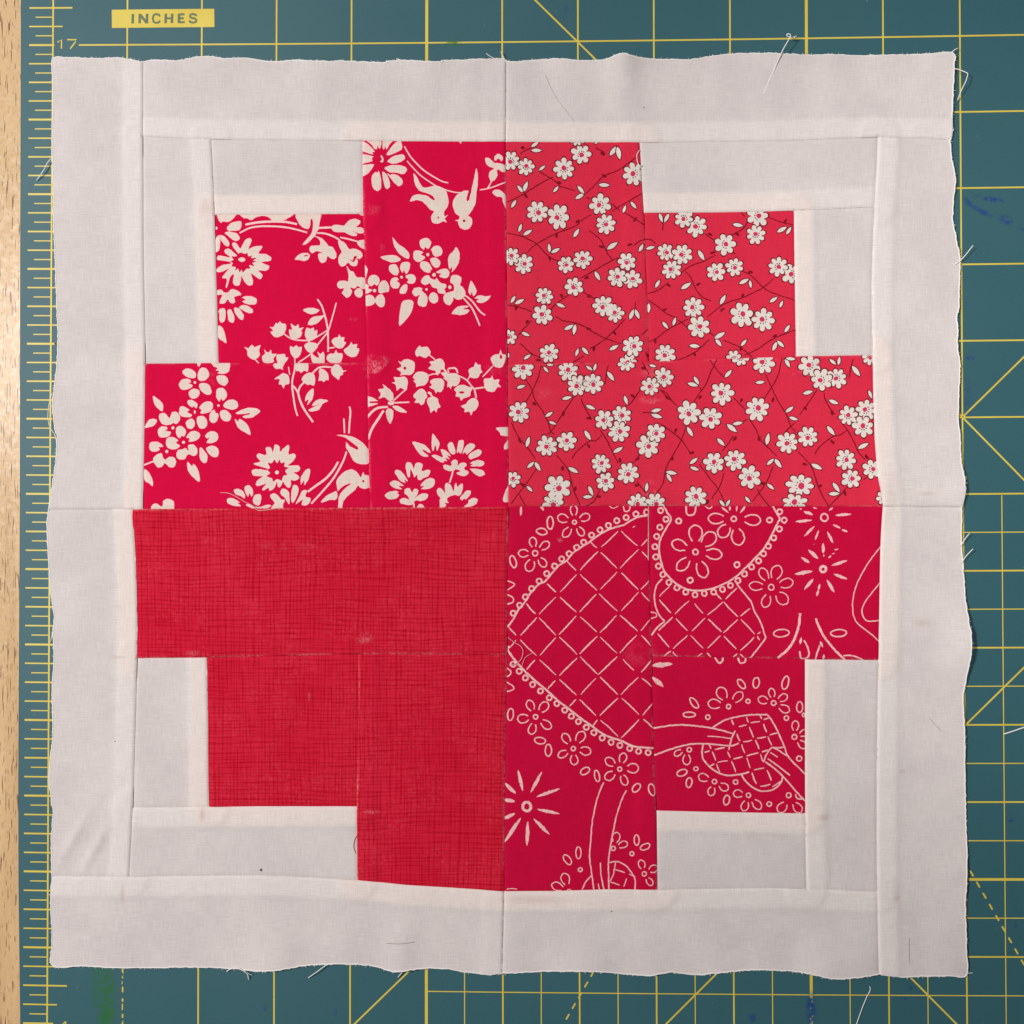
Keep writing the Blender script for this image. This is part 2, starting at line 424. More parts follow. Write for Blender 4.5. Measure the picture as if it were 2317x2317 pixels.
# sheet with its own slightly bowed left edge
bm = bmesh.new()
LEFT = [(47.5, -160), (46.6, 0), (45, 600), (44.2, 1160), (42, 1500), (40.6, 1760), (41, 2000), (45, 2317), (46, 2900)]
rows = resample(LEFT, 60)
vs = {}
prev = None
for (lx, ly) in rows:
    a = W(lx, ly); b = W(1158, ly); c = W(4300, ly)
    ring = [bm.verts.new((a[0], a[1], -MAT_T)), bm.verts.new((a[0], a[1], -0.0003)), bm.verts.new((a[0] + 0.0003, a[1], 0)), bm.verts.new((b[0], b[1], 0)), bm.verts.new((c[0] - .0003, c[1], 0)), bm.verts.new((c[0], c[1], -.0003)), bm.verts.new((c[0], c[1], -MAT_T))]
    if prev:
        for k in range(6): bm.faces.new((prev[k], prev[k + 1], ring[k + 1], ring[k]))
    else: bm.faces.new(ring[::-1])
    prev = ring
bm.faces.new(prev)
bmesh.ops.recalc_face_normals(bm, faces=bm.faces)
me = bpy.data.meshes.new('mat_sheet'); bm.to_mesh(me); bm.free()
link('mat_sheet', me, MAT['mat'], mat_root, smooth=False)

class Ink:
    """flat printed shapes a hair above the mat"""
    def __init__(s): s.v = []; s.f = []; s.z = 0.00004
    def line(s, pts, w, z):
        n = len(pts); base = len(s.v)
        for i in range(n):
            a = pts[max(0, i - 1)]; b = pts[min(n - 1, i + 1)]
            dx, dy = b[0] - a[0], b[1] - a[1]; d = math.hypot(dx, dy) or 1
            nx, ny = -dy / d * w / 2, dx / d * w / 2
            s.v.append(W(pts[i][0] + nx, pts[i][1] + ny, z)); s.v.append(W(pts[i][0] - nx, pts[i][1] - ny, z))
            if i: s.f.append((base + 2 * i - 2, base + 2 * i - 1, base + 2 * i + 1, base + 2 * i))
    def grid(s, u0, v0, u1, v1, w, z):
        n = max(2, int(max(abs(u1 - u0), abs(v1 - v0)) * 1.5) + 1)
        s.line([G(u0 + (u1 - u0) * i / (n - 1), v0 + (v1 - v0) * i / (n - 1)) for i in range(n)], w, z)
    def build(s, name, mat, parent):
        me = bpy.data.meshes.new(name); me.from_pydata(s.v, [], s.f)
        bm = bmesh.new(); bm.from_mesh(me)
        for f in bm.faces:
            f.normal_update()
            if f.normal.z < 0: f.normal_flip()
        bm.to_mesh(me); bm.free()
        return link(name, me, mat, parent, smooth=False)

Z1, Z2, Z3, Z4 = 0.00003, 0.00005, 0.00007, 0.00009
gl = Ink()
for c in range(1, 24):                                    # columns
    thick = 6.6 if c in (5, 10, 15, 20) else 3.6
    gl.grid(c, 0, c, 18, thick, Z1)
for r in range(1, 19):                                    # rows
    if r == 17: gl.grid(0.35, 17, 24, 17, 3.6, Z2)
    else: gl.grid(5 if r < 6 else (0.05 if r > 6 else 5), r, 24, r, 5.8 if r in (6,) else 3.6, Z2)
for c in np.arange(5.5, 24, 1):                           # half-inch field
    gl.grid(c, 0, c, 10.98, 2.3, Z1)
for r in np.arange(0.5, 11, 1):
    gl.grid(5, r, 24, r, 2.3, Z2)
gl.build('grid_lines', MAT['ink'], mat_root)
dg = Ink()
def U2(x, y, x2, y2, w, z): dg.line(resample([(x, y), (x2, y2)], 120), w, z)
U2(1125, -84, 1352, 139, 3.8, Z3); U2(1352, 139, 2177.6, 944, 3.8, Z3)
U2(2177.6, 944, 2900, 236, 3.8, Z3); U2(2177.6, 944, 2900, 1680, 3.8, Z3)
U2(2184, 1641, 2900, 937, 3.8, Z3); U2(1450, 2374, 2184, 1641, 3.8, Z3)
U2(931, 2192, 716, 2400, 3.8, Z3); U2(931, 2192, 1700, 1440, 3.8, Z3)
U2(1900, 2050, 2290, 2444, 3.8, Z3)
def dashes(x, y, x2, y2, on, off, w):
    L = math.hypot(x2 - x, y2 - y); t = 0
    while t < L:
        e = min(L, t + on)
        dg.line([(x + (x2 - x) * t / L, y + (y2 - y) * t / L), (x + (x2 - x) * e / L, y + (y2 - y) * e / L)], w, Z4)
        t += on + off
dashes(1344, 2197, 1235, 2386, 14.5, 13.5, 3.6)
dashes(2195, 1970, 2440, 2397, 14.5, 14.5, 3.8)
dg.build('angle_lines', MAT['ink'], mat_root)
rk = Ink()
rk.grid(0, 0, 0, 18.2, 3.6, Z1)
for k in range(0, 18 * 8 + 2):
    v = k / 8
    if k % 8 == 0: a, b, w = -0.32, 0.02 if v == 17 else 0.08, 4.4
    elif k % 4 == 0: a, b, w = -0.32, 0.26, 3.6
    elif k % 2 == 0: a, b, w = -0.32, 0.13, 3.2
    else: a, b, w = -0.235, -0.005, 2.5
    if 5.2 < v < 16.8 and b > 0.1: b = 0.11
    rk.grid(a, v, b, v, w, Z2)
rk.build('ruler_scale', MAT['ink'], mat_root)

def glyphs(name, strokes, w, mat, z, ox, oy, sc):
    g = Ink()
    for i, s_ in enumerate(strokes):
        g.line([(ox + x * sc, oy + y * sc) for x, y in s_], w, z + 0.000004 * (i % 5))
    return g.build(name, mat, mat_root)
T0 = 1 / 3.22
glyphs('ruler_number', [[(420, 308), (448, 290), (448, 354)], [(488, 289), (559, 290), (545, 312), (512, 355)]], 3.0, MAT['ink'], Z1, 0, 0, T0)
four = glyphs('ruler_number', [[(478, 1975), (478, 1912)], [(478, 1914), (438, 1948), (500, 1949)]], 3.0, MAT['ink'], Z1, 0, 1717, T0)
glyphs('ruler_number', [[(1478, 1652), (1522, 1652)], [(1500, 1628), (1482, 1622), (1482, 1606), (1500, 1600), (1512, 1606), (1514, 1622), (1500, 1628)]], 2.4, MAT['ink'], Z1, 1717, 580, T0)
# unit plate: a yellow printed bar with the word INCHES left in mat green
pl = Ink(); pl.line([(815 * T0, 138 * T0), (1190 * T0, 134 * T0), (1562 * T0, 131 * T0)], 133 * T0, Z3)
plate = pl.build('unit_label', MAT['ink'], mat_root)
n = N('green_lettering'); n.put(n.b.inputs['Base Color'], n.mix(n.noise(300, None, 2), (0.085, 0.13, 0.065, 1), (0.11, 0.16, 0.08, 1))); n.b.inputs['Roughness'].default_value = .5
LET = [[(969, 102), (967, 172)],
       [(1018, 171), (1019, 102)], [(1019, 104), (1070, 169)], [(1071, 171), (1072, 101)],
       [(1166, 120), (1158, 108), (1138, 103), (1120, 110), (1114, 136), (1119, 160), (1138, 168), (1158, 163), (1166, 150)],
       [(1207, 170), (1209, 100)], [(1253, 169), (1255, 100)], [(1207, 134), (1253, 134)],
       [(1304, 169), (1305, 100)], [(1304, 106), (1345, 105)], [(1304, 134), (1340, 134)], [(1304, 163), (1346, 162)],
       [(1433, 118), (1424, 107), (1405, 103), (1387, 107), (1383, 120), (1396, 131), (1420, 136), (1432, 147), (1428, 160), (1408, 166), (1388, 162), (1379, 150)]]
gw = Ink()
for i, s_ in enumerate(LET):
    gw.line([(x * T0, y * T0) for x, y in s_], 19 * T0 if len(s_) == 2 and abs(s_[0][1] - s_[1][1]) > 20 else 15 * T0, Z4 + 0.000004 * (i % 5))
gw.build('lettering', n.m, plate)
# ------------------------------------------------------------------ printed motifs (drawing units, traced as vector outlines)
TS = 1 / 5.005
TILE = dict(A=(800, 315), B=(470, 480), C=(325, 800), D=(640, 800), E=(790, 690), F=(820, 800), G=(1135, 310), H=(1435, 470), I=(1135, 640),
            J=(1135, 800), K=(1440, 790), L=(1640, 790), M=(1135, 1140), N=(1460, 1140), O=(1640, 1140), P=(1135, 1460), Q=(1460, 1475), R=(1130, 1690))
def TT(t, pts): ox, oy = TILE[t]; return [(ox + x * TS, oy + y * TS) for x, y in pts]
def pp(s):
    v = [float(q) for q in s.replace(',', ' ').split()]
    return list(zip(v[0::2], v[1::2]))

MOTIF = {}                       # patch -> list of (layer, material slot, polygon)
def add(patch, layer, slot, poly): MOTIF.setdefault(patch, []).append((layer, slot, poly))

# ---- floral with birds: slot 1 white, slot 0 ground (holes)
def inner_ok(patch, outer, inner, sg):
    """keep only an inset that stays clear of the outline it came from"""
    P = np.array(inner); keep = inside(P[:, 0], P[:, 1], outer) & (seg_dist(P[:, 0], P[:, 1], outer + outer[:1]) > 1.5)
    good = [q for q, k in zip(inner, keep) if k]
    if len(good) > 5: add(patch, 1.5, 1, good)

def fl(patch, t, text, hole=False):
    for row in text.strip().split('\n'):
        row = row.strip()
        if not row: continue
        if row[0] == 'o':            # dot: x y r
            q = [float(a) for a in row[1:].replace(',', ' ').split()]
            pts = [(q[0] + q[2] * math.cos(a) * random.uniform(.85, 1.15), q[1] + q[2] * (q[3] / q[2] if len(q) > 3 else 1) * math.sin(a) * random.uniform(.85, 1.15)) for a in [2 * math.pi * i / 8 for i in range(8)]]
            add(patch, 2 if hole else 3, 0 if hole else 1, TT(t, catmull(pts, True, 2)))
        elif row[0] == 'l':          # stem: width, points
            q = row[1:].split(None, 1)
            path = resample(catmull(pp(q[1]), False, 4), 16)
            add(patch, 1, 2, TT(t, stroke(path, float(q[0]), 0.15, 0.10)))
        else:
            pts = catmull(pp(row), True, 3)
            pts = [(x + random.uniform(-2.5, 2.5), y + random.uniform(-2.5, 2.5)) for x, y in pts]
            if hole: add(patch, 2, 0, TT(t, pts)); continue
            # the dye leaves a pink rim round each white shape
            ar = sum(a[0] * b[1] - b[0] * a[1] for a, b in zip(pts, pts[1:] + pts[:1])); sg = 1 if ar > 0 else -1
            inner = []
            for i in range(len(pts)):
                a, b = pts[i - 1], pts[(i + 1) % len(pts)]
                dx, dy = b[0] - a[0], b[1] - a[1]; d = math.hypot(dx, dy) or 1
                inner.append((pts[i][0] - sg * dy / d * 11, pts[i][1] + sg * dx / d * 11))
            add(patch, 1, 2, TT(t, pts))
            inner_ok(patch, TT(t, pts), TT(t, inner), sg)

fl('p2', 'A', '''
98 30 140 40 195 85 240 140 215 150 222 175 150 155 100 125
90 178 170 180 225 200 205 215 215 245 150 268 90 268
90 302 150 288 230 285 225 305 190 360 140 405 90 410
285 355 300 400 315 480 312 550 285 585 250 580 215 540 203 470 215 410 250 370 270 385
325 380 345 370 375 400 405 470 412 530 390 560 360 550 342 490
380 385 410 430 470 500 510 530 545 515 555 470 530 430 480 400 430 395 415 405
350 325 420 295 520 295 590 315 605 350 575 390 530 390 470 375 430 375 400 370
385 250 430 205 500 178 560 172 580 195 575 230 520 262 440 278 410 265
375 170 420 100 480 35 530 10 548 70 545 110 500 140 400 180
330 95 335 10 440 10 400 70 375 115 355 85 345 120
150 10 305 10 310 80 295 110 265 75 270 110 240 110 200 60
305 185 330 195 342 235 325 262 300 258 320 230
l16 575 80 640 190 720 280 800 355 900 420 1000 475 1072 492
l14 605 245 680 330 760 410 860 480 940 530 1050 575 1150 600 1230 605
680 385 720 430 760 510 800 548 900 530 960 530 1040 575 1070 660 1070 750 1030 810 1025 830 1035 870 1068 855 1035 895 1052 940 1015 930 950 955 905 950 880 910 885 860 910 820 905 810 860 790 810 730 760 695 700 690 640 705 665 645 720 625 800 630 850 650 890 685 918 683 900 645 860 620 800 600 745 580 700 520 685 450
1390 325 1405 380 1408 480 1395 600 1380 720 1350 790 1310 850 1300 865 1335 890 1345 940 1320 1000 1260 1025 1205 1000 1185 950 1180 930 1150 918 1185 910 1200 890 1195 870 1150 830 1125 760 1130 690 1170 630 1230 590 1290 578 1300 600 1280 660 1285 700 1310 680 1330 600 1355 480 1375 390
1490 220 1530 212 1570 245 1600 270 1625 268 1660 275 1700 290 1740 300 1740 355 1685 370 1645 345 1625 355 1630 410 1600 460 1570 480 1550 520 1535 550 1510 555 1545 500 1550 470 1530 420 1545 365 1590 335 1560 320 1510 290
1595 235 1600 195 1635 165 1680 190 1692 225 1670 250 1655 225 1630 225 1610 245
l14 1430 572 1520 560 1600 535 1740 480
1570 598 1610 572 1660 580 1710 620 1735 660 1735 790 1695 720 1680 660 1640 655 1595 635
1193 10 1222 10 1212 50
440 1108 500 1180 580 1235 630 1300 625 1350 580 1340 510 1290 465 1215
305 1335 370 1315 470 1315 535 1355 500 1385 420 1390 360 1370
1160 1220 1195 1280 1200 1350 1180 1420 1130 1490 1110 1500 1120 1440 1085 1470 1070 1400 1080 1320 1130 1265
750 1150 790 1122 850 1125 880 1170 860 1225 835 1240 810 1220 795 1250 755 1215
875 1250 910 1210 965 1208 1005 1255 990 1310 940 1330 900 1310 890 1270
675 1310 690 1265 740 1258 790 1280 765 1305 810 1335 780 1370 730 1390 685 1360
865 1360 900 1340 950 1350 982 1390 970 1440 930 1455 890 1420
750 1430 765 1390 810 1380 860 1410 890 1475 865 1480 870 1505 830 1510 780 1480
o840 1305 18
400 1440 430 1415 480 1420 508 1470 510 1510 490 1540 440 1525 405 1490
525 1460 545 1400 590 1388 635 1400 638 1450 620 1500 590 1525 570 1480 555 1510
585 1550 640 1528 690 1540 705 1590 680 1630 640 1635 600 1615 625 1595
415 1610 440 1570 490 1565 510 1590 485 1605 520 1630 510 1680 460 1690 420 1660
530 1690 565 1650 600 1640 610 1690 590 1740 550 1750 522 1735
o542 1560 16
935 1510 980 1475 1040 1465 1080 1490 1085 1530 1060 1565 1010 1570 970 1550 990 1520
765 1600 800 1550 850 1542 870 1570 920 1590 940 1570 980 1620 1040 1640 1050 1670 1030 1700 1045 1740 1000 1750 955 1730 945 1690 900 1680 860 1630 820 1650 780 1640
o912 1535 20
665 1720 690 1685 740 1675 780 1690 770 1710 800 1740 830 1775 838 1830 815 1890 770 1895 730 1870 730 1810 750 1760 700 1780 670 1750
850 1790 880 1740 930 1740 958 1790 950 1840 910 1860 870 1840
o825 1700 15
1095 1590 1110 1545 1160 1535 1215 1560 1220 1610 1205 1650 1240 1680 1265 1730 1255 1780 1220 1810 1170 1815 1130 1790 1125 1830 1090 1880 1040 1860 1015 1810 1030 1755 1080 1730 1130 1715 1140 1690 1130 1640 1100 1625
o1090 1675 20
l18 1260 1765 1340 1830 1430 1947 1490 1992
l18 1245 1800 1300 1860 1340 1910 1380 1990 1430 2112
1330 1600 1380 1680 1392 1730 1355 1775 1340 1720 1325 1765 1300 1720 1310 1660
1370 1800 1430 1765 1500 1780 1555 1772 1510 1830 1440 1855 1390 1835 1420 1810
165 1640 168 1580 200 1540 250 1538 290 1580 288 1630 265 1660 235 1640 205 1665
285 1660 320 1605 370 1605 400 1660 395 1720 350 1735 305 1745 280 1720
250 1800 290 1760 330 1765 358 1820 345 1890 300 1900 260 1870 245 1830
120 1790 180 1760 225 1780 245 1830 225 1870 170 1890 125 1870
120 1640 175 1660 165 1690 215 1705 160 1745 120 1740
o238 1715 18
120 1420 160 1470 150 1520 135 1570 120 1500
''')
fl('p2', 'A', 'o960 887 11\no1252 922 16', True)
fl('p2', 'E', '''
590 -10 620 -50 690 -60 725 -40 725 0 700 90 630 180 570 235 568 120
1160 100 1190 50 1250 12 1340 8 1350 20 1290 45 1360 55 1330 95 1260 115 1210 105
745 535 765 500 800 455 815 478 880 472 920 520 920 565 935 585 900 575 860 598 800 575 765 585
l14 920 575 975 620
555 632 590 645 620 620 680 615 735 650 738 740 700 790 640 790 575 795 590 760 540 725 580 705 590 680
910 640 960 635 1000 608 1050 612 1080 660 1080 720 1110 750 1100 770 1060 730 1035 740 1030 770 985 780 975 745 930 735 895 715 930 685
1040 770 1085 755 1120 770 1110 830 1060 800
l20 1120 720 1200 715 1230 770
l14 1115 725 1130 770
1100 800 1130 775 1220 775 1255 830 1240 890 1200 920 1165 915 1150 950 1130 920 1110 930 1115 870 1070 830
720 820 760 765 830 755 895 790 895 850 860 905 800 915 760 930 755 890 725 860 750 845
l14 895 800 960 780 1010 790
915 870 960 835 1050 835 1075 880 1065 950 1040 985 1000 980 980 1000 960 960 910 930 940 905
475 880 520 870 505 815 560 820 620 810 660 845 660 920 640 960 580 940 540 970 525 900
l16 650 950 580 1010 500 1085
385 900 440 940 495 1000 500 1070 470 1085 440 1080 400 1045 335 1060 360 1010 330 960 370 950 395 940
725 1035 770 970 820 948 860 975 885 1035 860 1070 850 1110 815 1135 790 1110 740 1105 760 1065
880 1100 900 1050 940 1040 885 990 920 985 950 1030 1000 1060 1015 1110 1035 1155 1000 1170 990 1215 960 1190 920 1220 910 1170
190 1045 260 1045 310 1075 325 1090 235 1095 240 1110 325 1115 270 1140 190 1145
l26 190 1290 260 1210 330 1165 440 1155
l28 215 1520 260 1400 330 1290 390 1195
440 1100 500 1085 500 1130 450 1130
420 1190 450 1170 495 1195 500 1250 470 1345 435 1300 418 1240
490 1150 540 1140 600 1170 655 1215 590 1215 530 1190
l18 500 1108 680 1100
1350 740 1380 710 1410 700 1430 648 1460 675 1490 680 1490 725 1508 760 1480 780 1460 820 1410 830 1370 820 1335 865 1330 850 1360 800
1605 620 1620 580 1660 560 1700 555 1715 510 1735 560 1775 570 1760 650 1735 700 1690 715 1640 690
l14 1630 690 1510 815
l16 1240 800 1330 850 1380 910 1420 955
l18 1400 950 1540 930
l20 1420 960 1440 1050
1530 835 1600 830 1620 800 1640 850 1700 845 1690 890 1720 930 1680 930 1650 975 1600 985 1550 960 1530 900
1190 960 1230 915 1300 905 1360 930 1400 935 1375 990 1370 1030 1320 1050 1290 1060 1268 1085 1250 1045 1205 1035 1215 990
1400 1055 1440 1060 1465 1120 1440 1180 1400 1210 1380 1250 1360 1210 1305 1215 1310 1180 1265 1145 1320 1120 1350 1080
1665 1390 1830 1390 1830 1480 1730 1480 1700 1440
1830 1500 1760 1580 1760 1635 1830 1600
''')
fl('p2', 'E', 'o630 715 18\no1275 990 32 14\no1720 590 14 26', True)
fl('p2', 'F', '''
1690 1440 1620 1560 1595 1675 1690 1650
565 1000 640 1010 720 1045 770 1110 760 1125 690 1090 680 1100 750 1160 690 1165 640 1130 600 1070
790 908 840 960 875 1020 845 1105 825 1035 805 1105 785 1060
885 1090 930 1090 980 1130 1000 1165 960 1150 990 1200 940 1180 960 1220 920 1215 920 1238 860 1215 800 1175 785 1150 840 1148 910 1175
965 1040 985 1005 1020 1010 1050 1080 1050 1130 1015 1140 975 1090
1070 1090 1085 1000 1110 980 1148 990 1145 1050 1130 1110 1105 1135 1095 1105 1075 1125
1130 1140 1165 1060 1215 1015 1270 1030 1270 1060 1225 1110 1180 1140 1160 1115
1200 1160 1250 1110 1310 1085 1348 1105 1335 1150 1270 1180 1225 1200
1220 1240 1280 1210 1350 1210 1382 1240 1350 1275 1270 1278 1218 1270 1250 1255
1220 1305 1300 1305 1370 1330 1385 1370 1330 1390 1280 1370 1240 1330
1005 1230 1040 1200 1075 1215 1080 1270 1110 1240 1160 1235 1180 1265 1150 1305 1195 1330 1200 1360 1150 1388 1090 1375 1065 1350 1110 1330 1060 1310 1025 1330 960 1325 920 1300 915 1265 950 1258 1010 1270
l18 1025 1330 1010 1390 985 1465
365 1335 400 1315 450 1345 505 1420 510 1450 470 1425 485 1465 430 1440 385 1380
310 1465 350 1440 410 1450 470 1500 410 1500 450 1535 380 1530 330 1500
255 1610 290 1570 360 1555 415 1565 390 1580 415 1600 380 1640 300 1650
490 1290 500 1235 550 1235 575 1290 580 1320 600 1245 650 1235 682 1260 670 1330 740 1312 772 1335 740 1390 690 1410 655 1435 625 1420 620 1370 590 1400 570 1350 540 1310 540 1380 520 1405 500 1350
655 1500 700 1440 760 1410 815 1425 810 1490 760 1530 665 1535 700 1500
475 1560 490 1530 535 1525 560 1570 590 1530 630 1545 620 1600 590 1640 640 1600 700 1582 745 1600 720 1650 660 1670 600 1665 560 1710 490 1710 430 1690 430 1650 480 1635 530 1655 510 1610 480 1590
l18 580 1690 583 1745
610 1770 640 1710 680 1710 705 1770
840 1550 870 1520 910 1545 935 1580 935 1490 960 1465 1000 1490 1035 1560 1045 1480 1065 1470 1075 1510 1110 1478 1138 1480 1130 1560 1095 1610 1050 1600 1000 1615 960 1640 960 1660 975 1690 930 1690 950 1720 880 1760 875 1660 885 1640 855 1600
1105 1640 1140 1590 1180 1555 1225 1555 1215 1610 1170 1650 1150 1640 1135 1660
1150 1735 1200 1690 1200 1660 1260 1635 1305 1650 1290 1700 1220 1735
''')
fl('p1', 'B', '''
120 85 115 10 310 10 280 80 230 110 170 105 150 120
215 180 260 125 330 105 375 105 380 160 350 205 270 210 240 215
190 235 230 218 270 225 330 240 362 290 330 325 280 310 230 270
165 260 200 285 245 350 230 385 190 370 150 320 130 270 140 330 125 430 80 445 80 330 110 265
o92 180 18
385 385 420 320 470 290 495 310 485 360 460 420 520 390 610 380 610 410 575 465 660 475 718 510 710 545 650 560 610 570 690 605 690 640 650 665 575 660 618 710 600 755 560 745 490 690 510 770 500 825 450 825 405 770 380 720 375 770 355 828 300 825 285 780 295 700 250 740 220 850 200 845 215 760 170 745 165 730 210 670 245 635 170 670 100 675 105 635 170 595 255 585 250 565 180 550 110 540 108 500 150 490 250 510 200 465 188 430 220 412 260 425 320 480 345 470 290 400 275 360 295 340 330 360 365 410
100 890 150 875 180 905 230 905 270 870 330 885 375 920 370 940 300 960 310 1020 260 1030 225 990 195 1030 135 1030 145 980 160 935 100 935
385 965 460 948 540 970 555 1010 530 1045 450 1040 390 1010 430 990
350 1080 400 1050 460 1065 510 1110 500 1140 440 1135 390 1105
295 1085 340 1085 385 1130 405 1170 390 1220 340 1190 310 1140
220 1120 240 1100 270 1110 300 1180 295 1240 270 1252 235 1230 225 1170
120 1120 150 1090 195 1095 200 1160 190 1230 150 1250 130 1210 128 1150
115 1285 170 1315 195 1380 212 1480 170 1460 115 1410
400 10 940 10 900 70 850 95 740 100 690 60 620 40 540 60 490 90 440 65 405 65
l26 425 140 540 118 650 108 800 105 900 112 1010 135
l20 360 235 470 180 580 160 720 158 880 170 1000 195 1125 230
1005 10 1265 10 1268 100 1255 190 1235 220 1210 270 1130 350 1070 368 1110 315 1160 260 1190 180 1190 90 1165 80 1160 130 1140 190 1080 175 1030 120
l24 1250 178 1400 172
1395 175 1430 145 1500 145 1545 150 1590 100 1660 72 1725 95 1720 130 1685 165 1760 180 1765 230 1720 240 1640 210 1690 245 1680 270 1620 265 1550 230 1450 225 1415 205
l20 1235 235 1320 240 1400 265 1470 300 1500 330
1200 265 1280 290 1330 330 1370 380 1420 400 1455 470 1445 525 1400 525 1355 500 1340 550 1300 575 1260 545 1252 470 1300 460 1230 440 1180 465 1150 430 1160 385 1220 375 1270 370 1265 310
1475 330 1530 330 1570 370 1600 415 1660 412 1730 440 1755 490 1720 530 1690 520 1700 570 1670 610 1620 600 1590 570 1545 610 1500 605 1480 560 1485 500 1515 450 1490 390
l18 1500 285 1600 305 1690 330
1690 330 1790 315 1790 415 1720 390
985 535 1040 475 1110 460 1155 480 1140 530 1090 552 1030 540
1570 605 1610 660 1650 675 1690 735 1770 740 1800 790 1800 850 1750 870 1700 835 1660 865 1610 850 1635 900 1610 950 1570 968 1525 925 1520 905 1545 860 1490 865 1462 820 1490 780 1560 775 1590 780 1590 690
1660 905 1690 865 1735 865 1755 910 1740 960 1690 960
1700 10 1760 10 1755 40
l20 1240 985 1290 1060 1325 1170 1345 1250 1358 1330 1362 1450 1362 1580
l16 1455 1025 1430 1120 1395 1240 1360 1350 1300 1430 1230 1520 1170 1600 1090 1660 1020 1705
1080 1110 1120 1085 1200 1085 1265 1110 1200 1155 1120 1140
1135 1270 1170 1200 1230 1178 1270 1175 1320 1170 1260 1240 1200 1275
700 1300 740 1300 770 1255 790 1262 815 1235 835 1258 880 1265 885 1320 860 1380 800 1415 750 1410 710 1360 740 1340
l16 860 1375 940 1430 1030 1450 1150 1450 1220 1420 1350 1340
940 1260 990 1290 1030 1270 1035 1315 1085 1300 1055 1350 1070 1360 1040 1420 970 1435 930 1400 920 1330 955 1330
1120 1310 1160 1320 1200 1305 1205 1345 1240 1335 1235 1400 1200 1430 1160 1445 1155 1480 1130 1460 1100 1390 1105 1350
1095 1505 1140 1475 1200 1475 1245 1500 1235 1540 1200 1580 1150 1590 1105 1545
415 1525 460 1540 500 1500 530 1525 595 1505 580 1560 588 1620 550 1660 500 1665 450 1620 445 1570
l14 530 1660 580 1715
635 1550 680 1590 715 1560 725 1600 780 1605 745 1650 740 1700 640 1705 615 1640 650 1600
785 1610 820 1610 870 1605 880 1640 912 1645 880 1700 850 1730 860 1760 780 1760 790 1705 775 1650
930 1520 970 1530 1005 1505 1025 1530 1065 1525 1055 1600 1020 1645 980 1650 940 1600
l14 985 1640 985 1720
1400 1460 1440 1420 1470 1415 1490 1385 1510 1415 1545 1415 1540 1460 1565 1475 1540 1520 1500 1545 1440 1520
l14 1370 1540 1440 1530
1540 1560 1600 1510 1625 1470 1645 1500 1690 1490 1685 1535 1715 1550 1690 1620 1640 1640 1580 1620
1345 1640 1380 1600 1430 1600 1450 1560 1475 1595 1525 1600 1520 1660 1490 1705 1400 1705 1355 1680
1170 1590 1215 1630 1260 1650 1240 1580 1275 1605 1315 1585 1312 1725 1200 1715 1170 1650
''')
fl('p1', 'B', '''
330 480 375 455 410 470 450 465 460 500 500 490 490 520 550 515 515 545 550 560 505 575 525 610 470 600 480 640 440 640 400 680 380 650 360 680 340 640 310 660 315 620 270 610 280 575 255 555 290 540 270 500 320 500
1595 530 1640 545 1655 500 1690 500 1670 540 1645 565
1082 497 1110 482 1145 482 1110 500
''', True)
fl('p1', 'B', 'o385 535 38 26')
fl('p3', 'D', '''
150 95 280 95 285 200 240 195 210 220 180 200 150 195
l20 140 70 135 180 110 290 105 380 120 500 140 620 165 705
l24 110 360 165 430 190 520 240 630 340 775
l20 175 440 190 380 235 330 330 230 420 155 560 155
215 290 250 235 320 215 360 250 365 330 345 365 310 350 280 355 240 330
410 185 440 170 490 200 515 240 520 300 490 300 465 325 440 305 405 310 412 260
545 180 580 130 620 120 660 150 680 190 720 190 680 215 680 240 650 250 635 300 600 275 560 240
345 395 345 470 330 520 275 585 290 520 250 540 265 470 300 420
510 535 450 570 410 630 350 655 290 645 330 610 430 570 330 590 370 535 430 515
l20 752 600 765 660 755 780 748 905
l18 690 735 698 900
600 925 680 920 780 940 880 990 945 1060 975 1110 975 1240 880 1250 810 1225 770 1160 745 1110 720 1080 715 1000 760 1050 830 1085 855 1080 840 1050 760 990 690 945
l22 720 1110 690 1200 640 1300 560 1430 440 1570 320 1700
l26 625 1225 570 1320 480 1420 370 1500 280 1565
665 1365 720 1325 780 1310 830 1335 880 1400 895 1380 910 1340 925 1375 975 1385 985 1500 940 1530 880 1520 850 1495 820 1540 750 1600 700 1650 680 1690 668 1760 630 1760 630 1650 650 1590 700 1530 770 1470 700 1490 650 1530 620 1560 610 1500 610 1430
610 1560 605 1650 520 1660 430 1690 470 1630 530 1590
300 1300 305 1370 280 1440 240 1490 240 1430 205 1485 205 1400 245 1330
''')
fl('p3', 'D', 'o910 1445 14\no728 1097 9', True)
